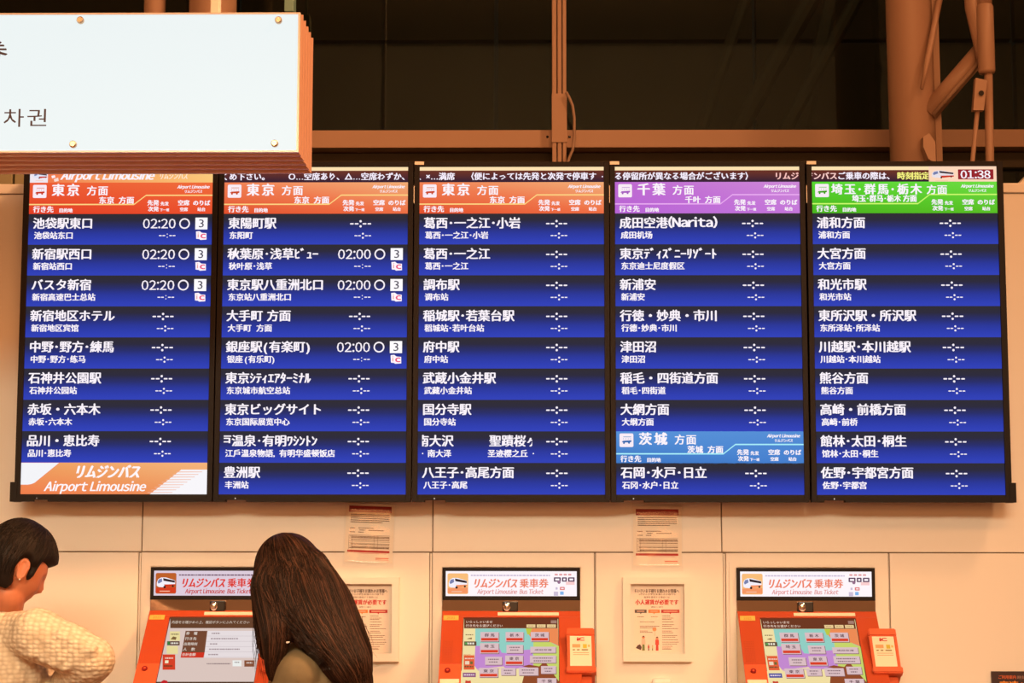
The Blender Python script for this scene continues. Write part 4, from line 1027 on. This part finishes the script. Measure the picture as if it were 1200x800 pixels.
def legs_and_feet(bm, hipL, hipR, f, r=.075, shoes=None):
    for h, s in ((hipL, 1), (hipR, -1)):
        kn = Vector((h.x, h.y, .46)) + f * .02; an = Vector((h.x, h.y, .09)) - f * .01
        cone(bm, h, r, kn, r * .72); cone(bm, kn, r * .72, an, r * .52)
        if shoes is not None:
            cone(shoes, (an.x - f.x * .03, an.y - f.y * .03, .040), .036, (an.x + f.x * .15, an.y + f.y * .15, .030), .030)

# ---------------- person with short black hair and cream knitted sweater (left)
PY = -.50
f = Vector((math.cos(math.radians(34)), math.sin(math.radians(34)), 0)); l = Vector((0, 0, 1)).cross(f)
HC = at(19, 665, PY)
base = Vector((at(-6, 700, PY).x, PY, 0))
A = thing('person', 'person with short black hair in a cream knitted sweater, lower left', 'person', base)
Hm = headm(HC, f, math.radians(30))
neck0 = HC + Vector((0, 0, -.075)) - f * .045; c7 = neck0 + Vector((0, 0, -.085)) - f * .035
c7 = at(-6, 716, PY + .03)
chest = c7 + Vector((0, 0, -.20)) + f * .03; pelvis = Vector((c7.x, c7.y, .86)) - f * .05
shR = at(44, 744, PY - .11); shL = c7 + (c7 - shR) * .9; shL.z = shR.z
elR = at(106, 772, PY - .13); elL = shL + f * .14 + Vector((0, 0, -.24)) + l * .03
wrR = elR + f * .03 + l * .17 + Vector((-.07, .03, -.13)); wrL = elL + f * .20 + Vector((0, 0, .02)) - l * .06
bm = bmesh.new()
shell(bm, lambda d: skull(d), Hm)
ear(bm, Hm, 1); ear(bm, Hm, -1)
cone(bm, neck0 + f * .02, .052, c7 + f * .02, .058)
ell(bm, chest, (.12, .15, .20), Matrix((f, l, Vector((0, 0, 1)))).transposed()); ell(bm, pelvis, (.11, .15, .14), Matrix((f, l, Vector((0, 0, 1)))).transposed())
cone(bm, chest, .11, pelvis, .11); cone(bm, shL, .05, shR, .05)
for s, e, w_, sd_ in ((shR, elR, wrR, -1), (shL, elL, wrL, 1)):
    cone(bm, s, .045, e, .036); cone(bm, e, .036, w_, .026); hand(bm, w_, (w_ - e).normalized(), Vector((0, 0, -1)), sd_, .6)
legs_and_feet(bm, pelvis + l * .085 - Vector((0, 0, .05)), pelvis - l * .085 - Vector((0, 0, .05)), f, .07)
fuse('body', bm, M['skin'], A, .0045, 4)
# sweater
bm = bmesh.new(); B3 = Matrix((f, l, Vector((0, 0, 1)))).transposed()
ell(bm, chest + Vector((0, 0, .02)) - f * .02, (.150, .185, .205), B3); ell(bm, pelvis + Vector((0, 0, .10)), (.155, .19, .20), B3); cone(bm, chest, .150, pelvis + Vector((0, 0, .08)), .155)
cone(bm, shL + Vector((0, 0, -.006)), .068, shR + Vector((0, 0, -.006)), .068); cone(bm, c7 + Vector((0, 0, -.042)) + f * .012, .074, chest, .12)
cone(bm, shR, .074, elR, .066); cone(bm, elR, .066, elR.lerp(wrR, .85), .050); cone(bm, shL, .074, elL, .066); cone(bm, elL, .062, elL.lerp(wrL, .85), .048)
for k_ in range(4):                                               # sleeve folds
    c = shR.lerp(elR, .25 + k_ * .20); d = (elR - shR).normalized()
    side = Vector((0, -1, 0)); upv = d.cross(side)
    cone(bm, c + side * .052 + upv * .045 - d * .02, .013, c + side * .060 - upv * .035 + d * .03, .015)
fuse('sweater', bm, M['knit'], A, .0055, 7, (.010, .05))
# dark collar of the shirt beneath
bm = bmesh.new(); pts = []
cn = c7 + Vector((0, 0, .050)) - f * .014
for k_ in range(24):
    a = 2 * PI * k_ / 24; q = cn + f * math.cos(a) * .062 + l * math.sin(a) * .064 - Vector((0, 0, 1)) * (.028 * math.cos(a))
    pts.append(q)
for a, b_ in zip(pts, pts[1:] + pts[:1]): cone(bm, a, .0105, b_, .0105, 8, 3); cone(bm, a - Vector((0, 0, .018)), .0125, b_ - Vector((0, 0, .018)), .0125, 8, 3)
fuse('collar', bm, M['black'], A, .004, 2)
bm = bmesh.new(); sh = bmesh.new(); legs_and_feet(bm, pelvis + l * .085, pelvis - l * .085, f, .09, sh); ell(bm, pelvis, (.125, .165, .13), B3)
fuse('trousers', bm, M['trouser'], A, .008, 4); fuse('shoes', sh, M['shoe'], A, .008, 3)
def hairA(d):
    dx, dy, dz = d
    faceedge = .50 - .42 * sstep(.45, .98, abs(dy)) * (1 if dx > 0 else 0)
    m_ = sstep(-.08, .10, dz - (.40 if dx > .55 else .40 * sstep(-.02, .55, dx) - .62 * (1 - sstep(-.30, .20, dx))))
    # keep the ear free
    e_ = math.sqrt(((dx + .06) / .19) ** 2 + ((dz + .10) / .30) ** 2)
    if abs(dy) > .6: m_ *= sstep(.9, 1.25, e_)
    # sideburn
    if abs(dy) > .5: m_ = max(m_, .95 * gs(dx, .27, .13) * sstep(-.42, -.05, dz))
    th = -.02 + m_ * (.022 + .016 + .010 * sstep(-.2, .9, dz) + .010 * gs(dx, -.7, .5))
    v = skull(d, 0, False); nrm_ = v.normalized(); extra = .004 * gs(dx, .85, .25) * sstep(.30, .5, dz) * m_
    return v + nrm_ * th + Vector((extra, 0, -extra * .6))
bm = bmesh.new(); shell(bm, hairA, Hm, 96, 72)
hA = obj('hair', bm, M['hairblack'], A, smooth=True)
paths = []; rn = random.Random(11)
for k_ in range(2600):
    t0 = rn.uniform(0, 2 * PI); start = .10 + .9 * rn.random(); dth = .30 + .15 * rn.random(); pts = []; tw = rn.uniform(-.12, .12)
    ok = True
    for j in range(7):
        th = start * 1.6 + dth * j / 6; ph = t0 + tw * j / 6
        d = Vector((math.sin(th) * math.cos(ph), math.sin(th) * math.sin(ph), math.cos(th)))
        q0_ = hairA(d); q1_ = skull(d, 0, False)
        if q0_.length < q1_.length + .012: ok = False; break
        pts.append(Hm @ (q0_ * (1.004 + .012 * math.sin(j / 6 * PI) * rn.random())))
    if ok: paths.append((pts, .0009))
strand_mesh('hair_strands', paths, M['strandblack'], hA, (.011, .007, .005))
bm = bmesh.new(); ell(bm, Hm @ Vector((.002, -.083, -.038)), (.0028, .0028, .0028)); obj('earring', bm, M['pearl'], A, smooth=True)
for s in (1, -1):
    bm = bmesh.new(); ell(bm, Hm @ Vector((.067, s * .029, .002)), (.011, .011, .011)); e = obj('eye', bm, M['eye'], A, smooth=True)
    bm = bmesh.new(); ell(bm, Hm @ Vector((.0735, s * .0295, .001)), (.0055, .006, .006)); obj('iris', bm, M['black'], e, smooth=True)

# ---------------- person with long brown hair and olive top
QY = -.62
f = Vector((-math.cos(math.radians(32)), math.sin(math.radians(32)), 0)); l = Vector((0, 0, 1)).cross(f)
HC = at(341, 680, QY)
Bp = thing('person', 'person with long brown hair and olive top at the left ticket machine', 'person', (at(380, 700, QY).x, QY, 0))
Hm = headm(HC, f, math.radians(24))
neck0 = HC + Vector((0, 0, -.075)) - f * .04; c7 = neck0 + Vector((0, 0, -.075)) - f * .045
c7 = at(372, 748, QY)
chest = c7 + Vector((0, 0, -.18)) + f * .01; pelvis = Vector((c7.x, c7.y, .80)) - f * .02
shL = at(350, 789, QY - .11); shR = at(408, 784, QY + .12)
elL = shL + f * .10 + Vector((0, 0, -.27)); elR = shR + f * .10 + Vector((0, 0, -.27))
wrL = elL + f * .16 + Vector((0, 0, .02)) - l * .04; wrR = elR + f * .16 + Vector((0, 0, .02)) + l * .04
B3 = Matrix((f, l, Vector((0, 0, 1)))).transposed()
bm = bmesh.new(); shell(bm, lambda d: skull(d), Hm); ear(bm, Hm, 1); ear(bm, Hm, -1)
cone(bm, neck0 + f * .02, .048, c7 + f * .02, .054)
ell(bm, chest, (.11, .14, .19), B3); ell(bm, pelvis, (.11, .15, .14), B3); cone(bm, chest, .10, pelvis, .105); cone(bm, shL, .048, shR, .048)
for s, e, w_, sd_ in ((shR, elR, wrR, -1), (shL, elL, wrL, 1)):
    cone(bm, s, .042, e, .034); cone(bm, e, .034, w_, .025); hand(bm, w_, (w_ - e).normalized(), Vector((0, 0, -1)), sd_, .5)
legs_and_feet(bm, pelvis + l * .085 - Vector((0, 0, .05)), pelvis - l * .085 - Vector((0, 0, .05)), f, .07)
fuse('body', bm, M['skin'], Bp, .0045, 4)
bm = bmesh.new()
ell(bm, chest - f * .015, (.130, .165, .20), B3); ell(bm, pelvis + Vector((0, 0, .04)), (.15, .185, .21), B3); cone(bm, chest, .130, pelvis + Vector((0, 0, .08)), .14)
cone(bm, shL, .058, shR, .058); cone(bm, c7 + Vector((0, 0, -.030)) + f * .015, .062, chest, .11)
for s, e, w_ in ((shL, elL, wrL), (shR, elR, wrR)): cone(bm, s, .064, e, .052); cone(bm, e, .050, e.lerp(w_, .8), .040)
fuse('top', bm, M['olive'], Bp, .006, 6, (.008, .07))
bm = bmesh.new(); sh = bmesh.new(); legs_and_feet(bm, pelvis + l * .085, pelvis - l * .085, f, .088, sh); ell(bm, pelvis, (.12, .16, .13), B3)
fuse('trousers', bm, M['trouser'], Bp, .008, 4); fuse('shoes', sh, M['shoe'], Bp, .008, 3)
# hair: a cap round the skull and long locks, fused, then strands laid over it
S_ = (at(601, 700, QY).x - at(600, 700, QY).x)
def hp(px, py, dy): return at(px, py, QY + dy)
LOCKS = [
 # centre line (px, py, depth offset, radius px) of each lock, from the crown down
 [(346, 656, -.01, 25), (357, 672, -.02, 34), (365, 696, -.04, 40), (378, 728, -.075, 38), (393, 754, -.10, 34), (408, 778, -.12, 29), (417, 796, -.12, 21), (420, 812, -.12, 10)],
 [(352, 660, .02, 25), (366, 680, .03, 31), (383, 708, .02, 33), (398, 738, .0, 30), (411, 766, .0, 27), (416, 786, .0, 22), (417, 806, .0, 10)],
 [(338, 656, -.03, 24), (341, 684, -.045, 31), (356, 720, -.085, 31), (377, 748, -.12, 27), (396, 770, -.135, 20), (408, 792, -.135, 12)],
 [(327, 660, -.02, 22), (319, 686, -.045, 27), (321, 712, -.08, 23), (323, 736, -.11, 19), (322, 762, -.12, 14), (320, 780, -.12, 10), (319, 797, -.12, 4)],
 [(326, 664, .02, 24), (315, 690, .02, 23), (309, 715, .0, 14), (307, 742, -.01, 8), (310, 770, -.01, 5)],
 [(333, 686, -.07, 24), (338, 715, -.105, 18), (335, 740, -.12, 10), (330, 760, -.12, 6)],
]
def hairB(d):
    dx, dy, dz = d
    m_ = 1 - sstep(.30, .55, dx) * sstep(.22, .02, dz) if dx > .2 else 1
    if dz < -.5: m_ *= sstep(-.85, -.5, dz)
    v = skull(d, 0, False)
    return v + v.normalized() * (-.022 + m_ * (.038 + .010 * sstep(.0, 1, dz) - .010 * gs(dy, 0, .05) * sstep(.3, .8, dz)))
bm = bmesh.new(); shell(bm, hairB, Hm, 64, 44)
for L in LOCKS:
    pts = [(hp(a, b_, c), r * S_) for a, b_, c, r in L]
    for (p0, r0), (p1, r1) in zip(pts, pts[1:]): cone(bm, p0, r0 * .93, p1, r1 * .93, 16, 5)
hB = fuse('hair', bm, M['hairbrown'], Bp, .005, 16)
from mathutils.bvhtree import BVHTree
_me = hB.data; _off = parent_origin(Bp)
bvh = BVHTree.FromPolygons([v.co + _off for v in _me.vertices], [tuple(p.vertices) for p in _me.polygons])
paths = []; rn = random.Random(21)
def smooth_path(pts, n=16):
    out_ = []
    m = len(pts) - 1
    for j in range(n + 1):
        t = j / n * m; i_ = min(int(t), m - 1); u = t - i_
        g_ = lambda k_: pts[max(0, min(m, k_))]
        res = []
        for c_ in range(4):
            p0, p1, p2, p3 = (g_(i_ - 1)[c_], g_(i_)[c_], g_(i_ + 1)[c_], g_(i_ + 2)[c_])
            res.append(.5 * ((2 * p1) + (-p0 + p2) * u + (2 * p0 - 5 * p1 + 4 * p2 - p3) * u * u + (-p0 + 3 * p1 - 3 * p2 + p3) * u ** 3))
        out_.append(res)
    return out_
for li, L in enumerate(LOCKS):
    base_ = [(*hp(a, b_, c), r * S_) for a, b_, c, r in L]; sp_ = smooth_path(base_, 18)
    for k_ in range((1300, 800, 1100, 700, 260, 240)[li]):
        th = rn.uniform(0, 2 * PI); rho = .94 + .09 * rn.random(); st = rn.randint(0, 4); en = 18 - rn.randint(0, 3); pts = []
        w1, w2, am = rn.uniform(2, 5), rn.uniform(0, 6), rn.uniform(.001, .0045); lf = rn.random() ** 2; dth = rn.uniform(-.25, .25)
        for j in range(st, en + 1):
            x_, y_, z_, r_ = sp_[j]; t_ = j / 18
            a = th + dth * t_
            dv = Vector((math.cos(a), math.sin(a) * .95, 0)) * r_ * rho
            dv += Vector((1, .6, .3)) * am * math.sin(w1 * 2 * PI * t_ + w2) * t_
            q_ = Vector((x_, y_, z_)) + dv; nq, nn, _i, _d = bvh.find_nearest(q_)
            lift_ = .0006 + .0022 * lf; q_ = nq + nn * lift_ + (q_ - nq) * (.25 if j > 15 else .0); pts.append(q_)
        paths.append((pts, rn.uniform(.0008, .0015)))
for k_ in range(2600):                                            # from the crown down round the head
    t0 = rn.uniform(0, 2 * PI); a0_ = rn.uniform(.02, .7); a1_ = a0_ + rn.uniform(.5, 1.2); pts = []; off_ = rn.uniform(.998, 1.012); tw = rn.uniform(-.1, .1)
    for j in range(10):
        th = a0_ + (a1_ - a0_) * j / 9; ph = t0 + tw * j / 9
        d = Vector((math.sin(th) * math.cos(ph), math.sin(th) * math.sin(ph), math.cos(th)))
        q_ = hairB(d)
        q_ = Hm @ (q_ * 1.02); nq, nn, _i, dd_ = bvh.find_nearest(q_)
        if dd_ > .03: break
        pts.append(nq + nn * (.0006 + .0022 * (off_ - .998) / .014))
    if len(pts) > 3: paths.append((pts, .0010))
for k_ in range(46):                                              # loose wisps before the screen and at the back
    if k_ < 30: a, b_, c = rn.uniform(297, 312), rn.uniform(700, 735), -.03; dx_ = rn.uniform(-4, 8)
    else: a, b_, c = rn.uniform(405, 428), rn.uniform(715, 745), -.03; dx_ = rn.uniform(8, 22)
    ph = rn.uniform(0, 6); hh = rn.uniform(50, 85) if k_ < 30 else rn.uniform(30, 55)
    paths.append(([hp(a + dx_ * (j / 9) ** 1.3 + 2.2 * math.sin(ph + j * .6), b_ + hh * j / 9, c) for j in range(10)], .0007))
strand_mesh('hair_strands', paths, M['strandbrown'], hB, (.025, .0105, .0055))
bm = bmesh.new(); ell(bm, hp(336.5, 752.5, -.14), (.003, .003, .003)); ell(bm, hp(338.6, 752.2, -.14), (.0022, .0022, .0022)); obj('earring', bm, M['pearl'], Bp, smooth=True)
for s in (1, -1):
    bm = bmesh.new(); ell(bm, Hm @ Vector((.067, s * .029, .002)), (.011, .011, .011)); e = obj('eye', bm, M['eye'], Bp, smooth=True)
    bm = bmesh.new(); ell(bm, Hm @ Vector((.0735, s * .0295, .001)), (.0055, .006, .006)); obj('iris', bm, M['black'], e, smooth=True)
